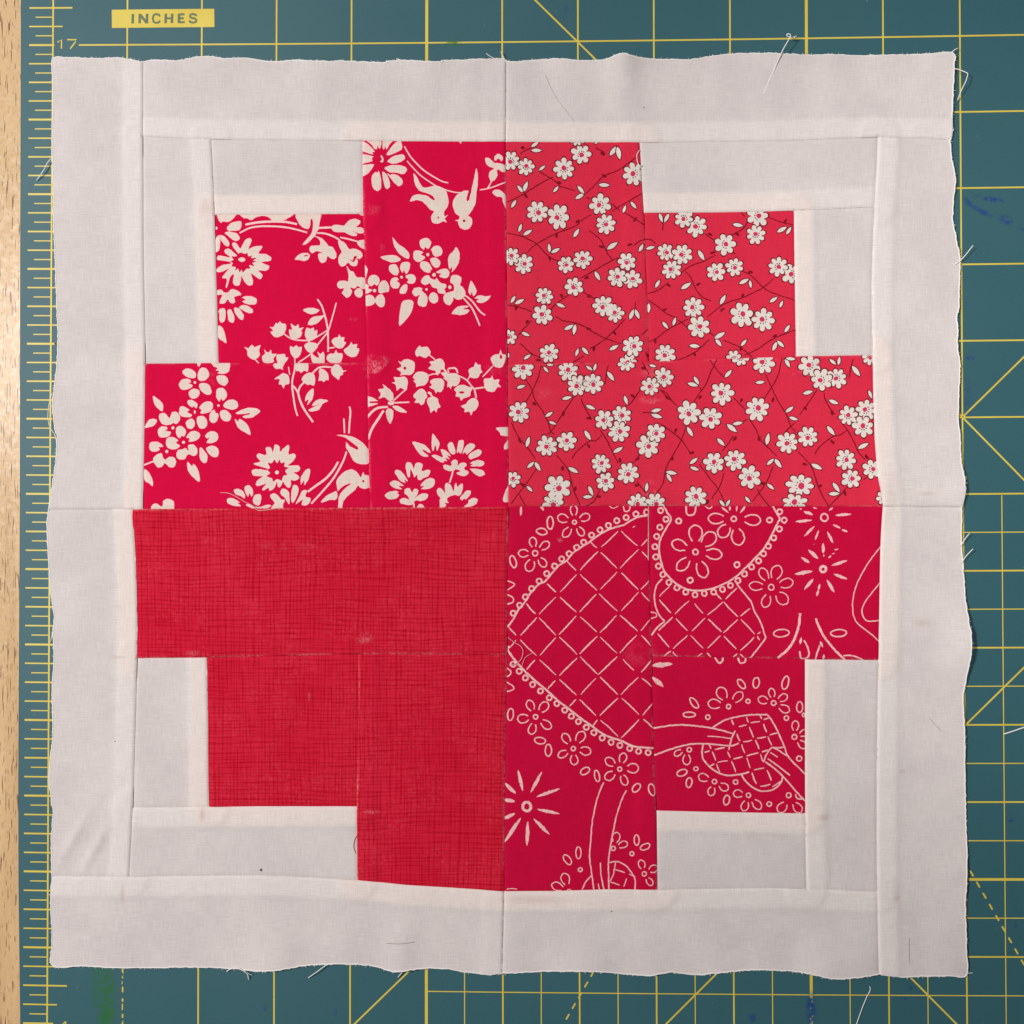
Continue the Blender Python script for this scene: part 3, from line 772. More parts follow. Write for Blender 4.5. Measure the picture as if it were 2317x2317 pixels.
fl('p3', 'C', '''
1535 250 1580 222 1640 250 1650 340 1600 355 1585 395 1560 355 1530 345 1540 290 1480 290
l12 1640 150 1655 240
1465 130 1500 105 1590 105 1575 160 1585 188 1545 170 1500 175
440 215 465 178 530 172 590 215 590 270 545 280 480 260
615 225 650 165 705 165 742 215 735 270 690 305 640 310 615 280
400 345 440 295 520 290 535 325 510 335 555 360 530 390 470 410 420 400
630 345 690 335 745 360 768 430 740 468 680 450 635 400
510 440 540 405 600 400 632 430 615 490 560 510 520 490
o580 328 16
760 90 960 90 978 170 950 220 880 230 840 225 860 200 820 190 840 165 800 150 785 130
830 260 890 245 945 270 958 320 920 362 870 350 835 310
600 100 650 100 630 150
820 440 840 395 900 390 940 440 940 490 900 535 875 510 855 545 825 500
905 575 950 530 1020 522 1065 560 1060 610 1010 635 950 625 910 605
745 710 760 660 800 635 815 670 845 685 830 760 790 785 750 765
860 680 890 640 940 645 985 690 985 745 940 770 890 750
630 610 680 555 740 540 780 565 780 620 740 665 670 680 640 670 655 640
o847 588 14
500 570 500 530 540 525 600 560 605 600 590 620 565 590 550 610
400 650 410 605 460 598 520 640 490 660 545 690 520 720 440 715 405 690
475 790 495 755 545 735 575 770 575 820 545 850 495 845
600 735 640 705 700 725 718 800 690 845 640 850 610 810
o577 662 11 22
105 480 160 515 215 570 212 650 170 630 120 570
1040 680 1100 640 1190 612 1270 620 1322 650 1280 690 1220 725 1150 730 1120 710 1190 690 1195 675 1120 685
1030 740 1070 770 1080 740 1140 770 1190 830 1208 920 1150 895 1080 850 1045 800
170 715 195 675 250 680 290 730 320 665 370 660 410 710 405 760 370 800 340 785 310 800 260 810 200 790
160 880 190 830 250 825 270 850 240 875 305 885 290 930 230 950 175 940
o330 840 18
30 790 70 745 130 740 150 765 110 820 40 838 5 840
365 880 375 830 420 820 465 850 482 890 455 940 430 930 410 960 375 930
480 950 520 890 580 875 632 905 630 950 580 990 510 1000 520 960
250 1000 270 955 330 945 390 980 365 1010 410 1040 380 1075 320 1085 265 1060
370 1140 390 1090 440 1085 470 1070 510 1100 500 1040 560 1030 605 1080 600 1140 560 1158 500 1140 470 1190 420 1200 380 1185
o450 1005 18
60 1050 80 1005 150 998 205 1030 215 1055 165 1060 180 1090 130 1110 80 1100
105 1200 150 1140 205 1130 220 1180 250 1200 290 1170 340 1175 365 1220 345 1280 290 1285 240 1240 210 1280 150 1285
l18 0 1262 110 1220
o262 1108 18
695 930 740 885 800 880 840 920 835 980 780 1010 710 1010 740 955 715 960
710 1070 770 1040 830 1065 850 1120 830 1168 770 1165 720 1110
640 1060 680 1095 720 1150 715 1220 680 1240 640 1200 630 1130
495 1225 545 1275 560 1250 600 1290 628 1370 630 1450 580 1420 520 1360 495 1300
5 1310 60 1350 100 1430 103 1500 60 1470 5 1430
80 1780 100 1710 150 1700 190 1730 215 1720 220 1670 270 1645 330 1665 345 1710 320 1780 200 1780
1280 1150 1310 1130 1370 1150 1390 1130 1380 1075 1410 1055 1445 1075 1460 1120 1475 1060 1490 1028 1535 1050 1545 1110 1575 1080 1635 1032 1650 1070 1640 1140 1700 1130 1722 1160 1700 1210 1650 1250 1640 1270 1740 1265 1772 1300 1750 1335 1700 1345 1750 1385 1755 1420 1700 1440 1670 1430 1665 1500 1635 1520 1595 1480 1580 1450 1545 1510 1520 1510 1505 1450 1490 1500 1460 1540 1420 1555 1415 1520 1360 1550 1340 1530 1390 1470 1310 1500 1270 1490 1285 1440 1350 1390 1250 1385 1225 1350 1235 1315 1290 1308 1400 1320 1390 1300 1270 1265 1245 1245 1320 1225 1290 1185
1020 1550 1060 1530 1120 1555 1145 1600 1140 1640 1090 1610 1040 1595
1140 1520 1180 1488 1225 1520 1240 1580 1220 1620 1195 1580 1180 1620 1155 1580
940 1660 970 1635 1040 1650 1090 1690 1060 1690 1100 1730 1000 1720 950 1690
1240 1640 1260 1600 1320 1595 1332 1650 1310 1715 1270 1715 1240 1690
1155 1715 1200 1705 1290 1740 1400 1710 1440 1730 1300 1775 1210 1745
1430 1610 1480 1580 1530 1620 1560 1650 1600 1660 1580 1700 1560 1770 1430 1770 1480 1700 1460 1660
1545 1560 1580 1528 1640 1560 1650 1640 1645 1710 1600 1640 1560 1600
1670 1590 1690 1500 1730 1490 1755 1530 1740 1600 1690 1690 1670 1660
1720 1710 1760 1620 1800 1550 1850 1555 1830 1620 1890 1640 1860 1710 1790 1715 1800 1650
''')
fl('p3', 'C', '1450 1240 1480 1200 1510 1240 1540 1195 1555 1240 1600 1230 1590 1280 1640 1290 1600 1330 1625 1370 1580 1390 1560 1440 1510 1420 1470 1450 1450 1410 1390 1390 1430 1350 1400 1320 1430 1290 1405 1240', True)
fl('p3', 'C', 'o1508 1345 22')

# ---- coral print of small flowers: slots 1 white, 2 brown, 3 outline, 4 heart
def flower(patch, t, x, y, r, ry=None):
    x, y = TT(t, [(x, y)])[0]; r *= TS; ry = (ry or r / TS) * TS
    n = random.choice((7, 8, 8)); ph = random.uniform(0, 6.28)
    pk = [random.uniform(.90, 1.08) for _ in range(n)]
    def ring(grow):
        out = []
        m = n * 6
        for i in range(m):
            a = 2 * math.pi * i / m
            s_ = abs(math.sin(n / 2 * a)) ** 0.62
            k = int(n * a / (2 * math.pi)) % n
            q = (0.57 + 0.46 * s_) * pk[k]
            out.append((x + (r * q + grow) * math.cos(a + ph), y + (ry * q + grow) * math.sin(a + ph)))
        return out
    lay = 3 + 0.01 * random.random()
    add(patch, lay, 3, ring(3.2)); add(patch, lay + 1e-4, 1, ring(0))
    ca = random.uniform(0, 6.28)
    hx, hy = x + .10 * r * math.cos(ca), y + .10 * r * math.sin(ca)
    add(patch, 5, 4, [(hx + r * random.uniform(.20, .29) * math.cos(2 * math.pi * i / 9), hy + r * random.uniform(.20, .29) * math.sin(2 * math.pi * i / 9)) for i in range(9)])
    for i in range(5):
        a = ca + math.pi + (i - 2) * 0.62
        dx, dy = hx + .38 * r * math.cos(a), hy + .38 * r * math.sin(a)
        add(patch, 5.5, 3, [(dx + 1.9 * math.cos(b), dy + 1.9 * math.sin(b)) for b in (0.3, 1.6, 3.3, 4.8)])
def leaf(patch, t, x1, y1, x2, y2, fat=0.175):
    (x1, y1), (x2, y2) = TT(t, [(x1, y1), (x2, y2)])
    dx, dy = x2 - x1, y2 - y1
    def shape(g):
        L = math.hypot(dx, dy); ux, uy = dx / L, dy / L
        out = []
        for k in range(8):
            s_ = k / 7; w = (math.sin(math.pi * s_ ** 0.9) ** 0.9) * fat * L + g * 0.8
            out.append((x1 + dx * s_ - ux * g * (1 if k == 0 else 0) + ux * g * (1 if k == 7 else 0) - uy * w, y1 + dy * s_ - uy * g * (1 if k == 0 else 0) + uy * g * (1 if k == 7 else 0) + ux * w))
        for k in range(7, -1, -1):
            s_ = k / 7; w = (math.sin(math.pi * s_ ** 0.9) ** 0.9) * fat * L + g * 0.8
            out.append((x1 + dx * s_ + uy * w, y1 + dy * s_ - ux * w))
        return out
    lay = 2 + 0.01 * random.random()
    add(patch, lay, 3, shape(2.7)); add(patch, lay + 1e-4, 1, shape(0))
def vine(patch, t, pts, w=2.7):
    path = resample(catmull(TT(t, pts), False, 4), 5)
    path = [(x + random.uniform(-.5, .5), y + random.uniform(-.5, .5)) for x, y in path]
    add(patch, 1, 2, stroke(path, w, 0.2, 0.3))
def bud(patch, t, x, y):
    x, y = TT(t, [(x, y)])[0]; a = random.uniform(0, 6.28)
    pts = []
    for i in range(9):
        b = 2 * math.pi * i / 9; q = random.uniform(.7, 1.2)
        px, py = 6.3 * q * math.cos(b), 3.5 * q * math.sin(b)
        pts.append((x + px * math.cos(a) - py * math.sin(a), y + px * math.sin(a) + py * math.cos(a)))
    add(patch, 1.5, 2, pts)
def rows(s): return [[float(v) for v in r.split()] for r in s.replace('\n', ';').split(';') if r.strip()]

def coral_print(patch, t, flowers='', leaves='', vines='', buds=''):
    for r in rows(vines): vine(patch, t, list(zip(r[0::2], r[1::2])))
    for r in rows(buds): bud(patch, t, *r)
    for r in rows(leaves): leaf(patch, t, *r)
    for r in rows(flowers): flower(patch, t, *r)
coral_print('q1', 'G',
 '105 270 105;275 335 98;900 195 112;710 360 118;1500 420 125;405 850 122;640 905 122 145;1115 765 118;1175 985 108;105 1350 98;250 1440 108;725 1445 95;920 1385 102;1420 1415 102;1305 1585 112;1485 1615 100;820 1695 108;485 1800 95;860 20 80',
 '335 112 420 50;335 150 455 150;425 375 495 320;240 625 178 545;245 620 295 500;585 625 645 555;860 550 935 640;835 700 940 635;110 800 165 710;1225 210 1310 100;1310 110 1340 255;1100 540 1225 545;1375 860 1405 775;1460 735 1525 815;195 1075 225 980;245 1110 345 1050;815 1135 878 1035;545 1305 535 1205;560 1310 660 1260;1195 1270 1315 1190;1555 1300 1605 1210;1055 1520 1115 1625;105 1880 155 1795;150 1890 255 1835;1055 75 1100 40',
 '''60 740 240 650 430 530 580 450;430 390 540 455 645 530 660 555 835 610;960 635 1060 540 1160 440 1290 390 1390 330 1520 235;1060 120 1170 175;210 190 270 150 340 120;960 680 1000 700
 1250 840 1330 790 1450 720 1590 640;1390 860 1510 930 1620 1000;1240 750 1310 810 1340 830;290 1310 390 1215 600 1100 830 1010 900 945 1020 875;50 1085 230 1125 390 1205 480 1300 560 1370 640 1400
 990 1060 1100 1140 1160 1230 1200 1320 1260 1395;900 1600 1050 1510 1250 1400 1330 1365;1490 1240 1560 1180 1660 1160;560 1950 640 1870 760 1790;930 1760 1000 1800 1060 1840;50 1900 200 1925 340 1980''',
 '240 120;1145 190;1160 440;645 515;275 665;860 955;625 1110;1125 1240;1450 1220;545 1370;1510 940;965 1590;680 1800;990 1800')
coral_print('q1', 'I', '465 365 115;1145 260 115;1285 345 98;85 610 85;535 800 108;1490 715 115;1440 900 95',
 '620 235 720 275;225 560 320 600;710 530 820 475;835 470 815 590;1450 415 1495 300;1510 300 1560 410;1220 760 1325 705;840 830 870 740;910 730 985 810;250 865 330 810;75 850 80 790',
 '''190 590 260 510 340 430;610 380 700 430 830 450 950 500 1060 570 1180 630 1360 690;1000 745 1180 630 1400 410;210 680 330 795 440 850;800 910 930 825;1580 590 1680 515;1515 215 1515 300;1630 780 1665 880''',
 '290 440;165 280;985 520;1285 570;1045 745;415 875;1655 820')
coral_print('q2', 'H', '565 115 105;705 205 120;1400 90 125;1380 305 105;1030 415 118;360 505 100;545 530 112;420 700 105;925 725 105;1135 670 102;1630 665 110;1790 750 115;670 1130 115;735 1350 122;1220 1210 130 148;1460 1270 130;350 1660 118;1130 1710 92',
 '285 60 320 165;395 65 340 165;1115 185 1235 205;1620 275 1730 215;1725 300 1780 215;725 480 795 595;135 465 235 440;240 905 290 815;530 920 645 850;1190 860 1300 805;1310 820 1325 910;975 1095 1035 985;1535 1070 1625 1010;1650 1130 1685 1050;320 1290 385 1370;440 1335 470 1240;625 1560 745 1570;910 1480 1030 1410;920 1480 990 1570;1210 1565 1275 1490;1705 1410 1765 1325;1570 1620 1620 1510;1620 1505 1700 1580;165 1080 165 1190',
 '''325 170 325 260;800 290 900 365;1110 310 1240 230 1290 150;1210 55 1260 100;1530 110 1660 160 1830 200;510 755 640 660 800 600 920 530;580 720 650 800 700 920 770 1010 870 1055;1120 500 1150 525;1210 710 1330 770 1450 890 1540 950 1660 995 1830 1050
 830 1235 960 1130 1060 1070 1250 1010 1460 905 1580 800;145 1035 280 1130 370 1200 470 1240;150 1525 250 1480 370 1385 470 1330 610 1260;500 1270 620 1365;150 968 260 940 390 845;500 1725 650 1660 760 1580 850 1490;850 1410 910 1450;1010 1500 1110 1540 1200 1580 1340 1690;1250 1670 1400 1600 1580 1480 1840 1380;115 355 190 360 245 410''',
 '865 300;1170 300;1715 150;890 510;1315 730;725 865;395 880;1000 1155;1230 1000;345 1155;240 1505;685 1660;1210 1590;1595 1450')
coral_print('q3', 'J', '235 165 120;750 195 115;860 365 115;1035 340 110;1835 275 115;1685 375 105;200 665 122;1165 755 110;1355 700 110;1330 880 118;515 1050 118;735 995 110;1745 900 108;1655 1045 122;130 1420 90;635 1520 145;585 1700 120;1125 1245 110;1175 1450 105;1430 1355 120;1530 1700 110;1740 1700 115;1405 100 100',
 '170 390 270 360;475 150 530 215;510 125 590 130;685 515 795 490;955 140 1030 190;1045 195 1070 110;1195 205 1275 310;955 585 1060 630;1390 475 1425 580;1670 130 1750 150;1695 655 1810 630;1695 690 1820 725;495 715 580 660;535 770 620 800;940 870 1010 980;280 1060 315 940;1265 1120 1375 1060;290 1295 370 1225;375 1225 440 1330;755 1290 870 1350;285 1500 350 1565;985 1500 1035 1610;920 1625 1030 1620;1635 1565 1650 1460;895 95 950 90',
 '''450 130 410 280 350 420 280 540;270 290 340 400 380 530 470 660 530 790 560 880 600 920;500 930 570 870 640 760 720 640 820 490;900 510 940 610 1020 740;110 780 200 960 290 1060 380 1190;1115 860 1180 960 1250 1100 1320 1240
 1140 920 1060 990 1000 990 860 1100 795 1190;620 1150 730 1280 780 1400 820 1560 890 1720;390 1310 290 1460 190 1590 100 1710;200 1600 275 1730;1115 1540 1040 1680 940 1735;1580 1130 1490 1240;1440 590 1510 500 1580 400;1800 410 1870 450 1930 540
 1600 670 1690 665;1530 1450 1640 1590;1210 130 1190 200 1175 350;1590 100 1640 180 1670 240''',
 '370 570;700 680;985 730;205 985;985 1045;1340 1205;690 1300;835 1530;1100 1620;1540 1195;1485 480;240 1490;1610 165;1535 1490')
coral_print('q3', 'K', '970 500 128;1370 675 135;590 720 128;845 780 125;880 1290 115;1115 1255 120;1280 1450 130;670 1680 120;1435 150 125;1180 100 92',
 '1000 320 1080 235;580 385 700 415;650 310 710 400;1350 380 1455 370;575 880 640 990;915 1010 1000 1095;1025 850 1140 940;1090 850 1205 830;1690 715 1780 650;1730 770 1830 800;1475 1085 1500 950;605 1300 695 1230;610 1335 710 1370;335 1390 460 1410;345 1410 400 1505;1480 1310 1560 1240;1565 1240 1645 1345;1480 1525 1560 1590;1230 1670 1290 1740;940 1710 1005 1785;1015 1785 1060 1700;1680 105 1735 210;1690 105 1800 115',
 '''915 110 860 220 800 370 730 480 650 590;830 120 900 220 990 320;720 430 740 480;270 460 350 540 460 640;1100 550 1230 680;1460 280 1530 430 1610 600 1700 740 1750 870 1800 930;1645 100 1600 310 1530 430 1450 560;270 840 380 920 510 1030 620 1190
 570 860 510 1030 420 1190 340 1340 320 1450 290 1550 230 1620;1100 980 1020 1100 970 1150;1280 790 1360 920 1400 1020 1480 1100 1590 1210;710 1300 800 1420 930 1590 1000 1740;990 1400 960 1520 850 1700;1550 1330 1470 1510 1310 1730;1370 1580 1400 1650 1510 1785;1250 790 1205 830''',
 '350 550;445 920;625 1175;405 1240;720 545;1190 580;1550 575;1115 1015;1390 1010;805 1730;1430 1520;80 215')
coral_print('q3', 'L', '960 190 120;1095 350 120;1270 325 112;1395 755 110;1600 690 115;1570 880 120;715 1060 122;945 995 115;1370 1250 115;1435 1465 110;1670 1360 110;855 1540 155 125;790 1745 140 105;1640 90 90;1800 1690 88',
 '885 505 1000 475;1185 115 1260 175;1285 180 1300 85;1440 190 1530 305;1180 575 1290 620;1630 465 1670 560;1160 870 1245 975;1510 1125 1630 1065;980 1300 1105 1360;1225 1510 1300 1620;1175 1640 1300 1635',
 '''830 1160 970 1310 1020 1430 1070 1590 1180 1790;1050 460 960 590 850 740;1125 490 1150 600 1250 740;1340 850 1430 980 1520 1170 1590 1250;1390 920 1310 970 1230 990 1090 1090 1020 1190;1390 1560 1270 1690 1170 1790;690 930 800 830;1455 110 1420 230 1410 330;1570 1480 1620 1440''',
 '915 670;1215 720;1220 1050;905 1300;1080 1550;1605 1215;1360 1635')

# ---- crimson line print: slot 1 only
def pen(patch, t, w, pts, taper=0.0, curve=True):
    p = catmull(pts, False, 4) if curve and len(pts) > 2 else list(pts)
    p = resample(p, 22 if w < 30 else 26)
    p = [(x + random.uniform(-2, 2), y + random.uniform(-2, 2)) for x, y in p]
    add(patch, 1, 1, TT(t, stroke(p, w * (0.88 if w < 25 else 1), taper, 0.2)))
def oval(patch, t, x, y, rx, ry, rot=0.0, w=15):
    c, s_ = math.cos(math.radians(rot)), math.sin(math.radians(rot))
    for a0 in (0.0, math.pi):
        p = []
        for k in range(9):
            a = a0 - 0.05 + (math.pi + 0.1) * k / 8
            ex, ey = rx * math.cos(a), ry * math.sin(a)
            p.append((x + ex * c - ey * s_ + random.uniform(-2, 2), y + ex * s_ + ey * c + random.uniform(-2, 2)))
        add(patch, 1, 1, TT(t, stroke(p, w * 0.9, 0, .2)))
def petals(patch, t, cx, cy, tips, ringr=28, w=17):
    if ringr: oval(patch, t, cx, cy, ringr, ringr, 0, w)
    for (tx, ty) in tips:
        dx, dy = tx - cx, ty - cy
        q = random.uniform(.20, .26)
        pen(patch, t, w * .92, [(cx + dx * a - dy * b * q / .24, cy + dy * a + dx * b * q / .24) for a, b in ((.40, -.11), (.62, -.22), (.86, -.20), (1.0, 0), (.86, .20), (.62, .22), (.40, .11))])
def lens(patch, t, s, w=30):
    for r in rows(s): pen(patch, t, r[4] if len(r) > 4 else w, resample([(r[0], r[1]), (r[2], r[3])], 18), 0.9, False)
def lattice(patch, t, s, w=17):
    for r in rows(s): pen(patch, t, random.uniform(.8, 1.15) * w, [(r[0], r[1]), ((r[0] + r[2]) / 2 + random.uniform(-5, 5), (r[1] + r[3]) / 2 + random.uniform(-5, 5)), (r[2], r[3])], 0.45)
def beads(patch, t, s, r=29, w=21):
    for q in rows(s): oval(patch, t, q[0], q[1], q[2] if len(q) > 2 else r, q[2] if len(q) > 2 else r, 0, w)
def pens(patch, t, s):
    for row in s.strip().split('\n'):
        a = row.split(); pen(patch, t, float(a[0]), pp(' '.join(a[1:])))

pens('s1', 'M', '''22 1660 132 1560 145 1460 190 1380 240 1290 265 1180 305 1080 370 990 435 880 505 800 565 740 640 650 700 570 785 490 880 420 912 330 1010 265 1110 190 1200 130 1310 60 1400
12 1665 30 1663 250 1662 640
16 1380 10 1390 75 1425 85 1450 60 1450 10
12 1220 25 1265 50 1320 25
16 60 870 135 900 140 925 60 980
16 60 1030 125 1060 130 1110 60 1140''')
beads('s1', 'M', '1640 95;1520 115;1410 155;1305 190;1210 245;1115 295;1020 355;930 435;850 495;765 565;680 625;600 705;510 790;425 875;340 960;270 1055;205 1150;130 1240')
lattice('s1', 'M', '''1320 310 1130 490;1355 310 1540 475;1650 400 1585 475;1000 420 1080 500;1090 540 890 750;1120 550 1305 730;1550 515 1340 730;1590 540 1665 620;735 645 845 755;850 800 665 1000;890 800 1080 980;1310 770 1115 970;1355 780 1545 970;1670 870 1575 970;515 905 615 1000
615 1055 425 1250;660 1055 845 1225;1070 1025 885 1225;1105 1020 1310 1215;1550 1000 1355 1210;1585 1005 1680 1105;280 1130 385 1245;400 1290 215 1490;425 1290 615 1490;845 1270 650 1480;890 1280 1080 1455;1300 1265 1115 1460;1345 1265 1540 1440;1680 1310 1575 1440;80 1400 165 1490
615 1515 435 1715;655 1510 855 1705;1085 1500 885 1700;1120 1510 1305 1690;1530 1490 1340 1690;1580 1490 1690 1610;210 1540 395 1720;165 1540 65 1650;380 1770 280 1880''')
lens('s1', 'M', '222 25 215 135 28;435 10 478 80 28;1480 268 1515 250 12')
petals('s1', 'M', 380, 560, ((345, 380), (535, 435), (500, 710), (295, 762), (190, 560)), 30)
petals('s1', 'M', 825, 208, ((815, 15), (995, 130), (925, 360), (700, 375), (635, 145)), 22)
for q in ((550, 215, 35, 72, 0), (455, 315, 62, 36, 10), (130, 655, 34, 70, -15)): oval('s1', 'M', *q, 18)
lattice('s1', 'P', '''430 165 615 340;855 145 655 345;890 130 1090 330;1310 130 1095 335;1375 160 1500 285;1690 170 1580 305;1070 375 895 560;1115 360 1315 560;1550 360 1350 560;1585 370 1710 475;610 400 520 495;655 390 845 565;840 615 770 690;885 615 1070 800;1320 600 1115 795;1360 600 1555 785;1715 655 1595 795;1085 845 1035 910;1120 850 1320 1035;1555 840 1350 1055;1605 835 1720 945''')
pens('s1', 'P', '''24 60 40 110 120 160 180 230 260 300 330 400 420 520 520 630 620 760 720 900 830 1030 920 1100 975 1200 1030 1370 1090 1500 1145 1725 1165
18 85 10 70 60 110 100
15 55 420 125 460 135 500 60 525
15 60 260 100 290 105 320 60 360''')
beads('s1', 'P', '130 215;200 295;270 370;350 445;440 520;540 595;625 660;715 735;790 805;870 865;960 930;1045 990;1140 1050;1240 1100;1340 1135;1450 1170;1550 1200;1660 1215')
petals('s1', 'P', 385, 812, ((300, 625), (520, 650), (560, 940), (330, 1010), (180, 840)), 25)
petals('s1', 'P', 812, 1172, ((695, 1005), (930, 980), (1010, 1210), (825, 1355), (640, 1260)), 24)
petals('s1', 'P', 1338, 1402, ((1180, 1285), (1390, 1222), (1550, 1390), (1410, 1585), (1175, 1515)), 24)
for q in ((100, 785, 34, 68, 5), (435, 1080, 64, 36, 10), (530, 1190, 36, 68, 0), (945, 1425, 58, 36, -30), (1080, 1480, 28, 66, -12), (1525, 1615, 58, 36, -50), (1700, 1635, 34, 68, -15)): oval('s1', 'P', *q, 16)
lens('s1', 'P', '185 1415 240 1650 36;455 1435 330 1668 36;660 1625 395 1718 36;655 1910 405 1858 36;40 1565 160 1682 40;20 1748 150 1770 44')
oval('s1', 'P', 285, 1828, 46, 50, 0, 34)
lens('s1', 'R', '388 815 568 992 38;322 845 312 1122 40;242 805 60 1080 42;40 820 178 755 40')
pens('s1', 'R', '''17 1180 405 1130 520 1080 700 1050 870 1035 1050 1022 1250 1045 1430 1072 1640
17 1440 495 1390 590 1330 770 1280 1000 1250 1180 1235 1300 1240 1640
15 1145 1310 1150 1450 1190 1640
15 1045 1455 970 1540 930 1640
16 1245 1310 1340 1300 1430 1345 1500 1430 1540 1520 1530 1640
13 1315 1310 1300 1390 1290 1450 1250 1520
13 1310 1390 1370 1405 1420 1425
13 1470 1440 1540 1470
13 1440 1490 1410 1580
13 1255 1530 1310 1545 1360 1565
13 1120 1550 1135 1640
13 80 1620 110 1605 200 1610''')
for q in ((895, 1200, 30, 68, 0), (770, 1278, 34, 64, -35), (1555, 1055, 28, 60, 0), (1650, 1130, 58, 32, -25)): oval('s1', 'R', *q, 15)
beads('s1', 'R', '915 1390 22;1500 1210 22;1290 1150 24', 22, 16)
petals('s1', 'R', 1290, 1150, ((1335, 970), (1450, 1088)), 0, 15)
petals('s1', 'R', 1640, 1437, ((1598, 1280), (1790, 1355), (1728, 1565)), 24, 15)
petals('s1', 'R', 790, 1640, ((728, 1432), (595, 1555)), 24, 15)

pens('s2', 'N', '''22 205 15 250 100 295 175 240 270 180 380 160 460 158 550 180 650 215 760 290 850 390 930 500 975 620 980 740 965 850 925 960 870 1060 800 1150 710 1250 610 1350 500 1420 380 1480 260 1510 200 1525 170 1490 100 1440 15
20 465 15 470 110 515 130 560 105 572 15
14 670 20 730 55 765 15
19 195 850 130 920 105 1040 120 1170 160 1260 220 1330
19 220 1330 130 1410 70 1490
19 1035 900 1110 1000 1200 1110 1240 1220 1310 1350 1365 1520
19 1365 1520 1290 1620 1185 1750
26 1755 1240 1740 1380 1690 1530 1610 1650 1500 1745
13 55 1225 120 1240 125 1280 55 1300''')
beads('s2', 'N', '175 75;235 175;165 265;130 370;110 485;120 600;150 705;200 800;270 890;360 950;460 1000;565 1030;670 1015;775 1000;875 970;965 925;1050 870;1125 795;1205 715;1285 645;1340 565;1395 480;1455 385;1520 285;1575 185;1525 90')
beads('s2', 'N', '380 195 29;1410 185 29;1040 690 30;510 865 30', 29, 22)
petals('s2', 'N', 570, 545, ((570, 240), (790, 335), (870, 580), (680, 835), (365, 750), (305, 435)), 30, 19)
petals('s2', 'N', 1005, 170, ((715, 165), (1310, 188), (1070, 465), (842, 372)), 28, 19)
lens('s2', 'N', '865 35 945 102 24;960 20 960 78 22;1042 20 1035 85 22;1138 25 1075 104 26')
lattice('s2', 'N', '''280 930 160 1050;160 1085 290 1235;495 1100 335 1250;560 1130 655 1240;1040 955 910 1080;800 1010 865 1080;880 1110 705 1260;890 1110 1050 1280;1185 1185 1080 1270;310 1285 150 1435;350 1300 480 1440;680 1290 530 1440;715 1305 865 1450;1050 1310 885 1465;1085 1310 1240 1475;140 1470 270 1625;480 1490 315 1640;515 1490 655 1635
855 1490 705 1635;890 1500 1030 1645;1235 1510 1075 1660;290 1665 205 1735;310 1675 370 1735;645 1690 590 1730;700 1685 745 1735;1040 1695 995 1735;1075 1700 1120 1740;1270 1470 1305 1450;1270 1500 1295 1540''')
petals('s2', 'N', 1428, 945, ((1305, 730), (1512, 700), (1675, 880), (1608, 1128), (1345, 1172), (1180, 925)), 32, 15)
oval('s2', 'N', 1543, 1465, 90, 42, -4, 17)
oval('s2', 'O', 1130, 155, 40, 42, 0, 20)
lens('s2', 'O', '895 88 1000 122 34;1252 132 1435 115 32;800 202 988 185 30;900 368 1018 252 28;1025 410 1065 300 24;1005 465 1018 450 20;1162 315 1228 445 30;1228 236 1312 277 26;1325 292 1392 317 26;1000 40 1045 55 20;1178 78 1228 42 22;850 48 872 68 20')
oval('s2', 'O', 1115, 740, 32, 34, 0, 32)
lens('s2', 'O', '950 520 1058 622 40;866 608 962 667 34;1115 445 1118 560 36;1120 570 1125 600 18;1172 612 1205 585 26;1210 570 1250 555 16;1240 522 1290 512 16;1212 697 1388 643 34;1236 795 1388 852 34;1158 860 1240 1004 36;1078 905 1062 980 26;1062 975 1042 1048 28;1004 850 902 972 34;795 797 992 763 42')
pens('s2', 'O', '''15 1790 460 1660 620 1560 780 1490 930 1450 1100 1455 1260
15 1455 1260 1500 1350 1600 1430 1700 1510 1760 1575
15 1790 860 1650 1030 1580 1130 1555 1220 1590 1310 1650 1330 1770 1318
25 1035 1300 1070 1400 1150 1540 1250 1660 1370 1775
18 1340 1720 1450 1720 1580 1775
21 895 1545 935 1620 950 1700 925 1745 860 1745 845 1670
20 1075 1600 1040 1690 1025 1775''')
lens('s2', 'O', '868 1510 848 1592 26;1078 1555 1108 1624 30;1122 1705 1115 1770 26')
oval('s2', 'O', 1290, 1465, 92, 40, -4, 19)

pens('s3', 'Q', '''20 95 866 330 830 530 835 760 865 900 900 1000 930
20 95 1176 330 1090 530 1045 740 1045 960 1065 1060 1035
13 705 955 850 965 980 985
19 760 860 870 790 1000 745 1180 715 1380 710
19 1380 710 1440 790 1520 940 1580 1080 1630 1200 1830 1400
19 1020 890 980 980 945 1110
20 655 1050 645 1130 660 1220 740 1310 850 1380 960 1400 1090 1385 1180 1360
20 1090 1390 1150 1480 1240 1550 1340 1580 1450 1560 1530 1490 1560 1410
17 1440 1080 1500 1110 1630 1195
20 1360 1245 1450 1310 1560 1410 1700 1570 1830 1710
17 1390 1210 1500 1290 1640 1400
17 1440 1080 1380 1150 1340 1250
14 1420 1140 1500 1195
22 785 50 830 122 870 112 885 50
22 1045 50 1075 125 1130 112 1135 50
16 1700 1610 1725 1660 1800 1665''')
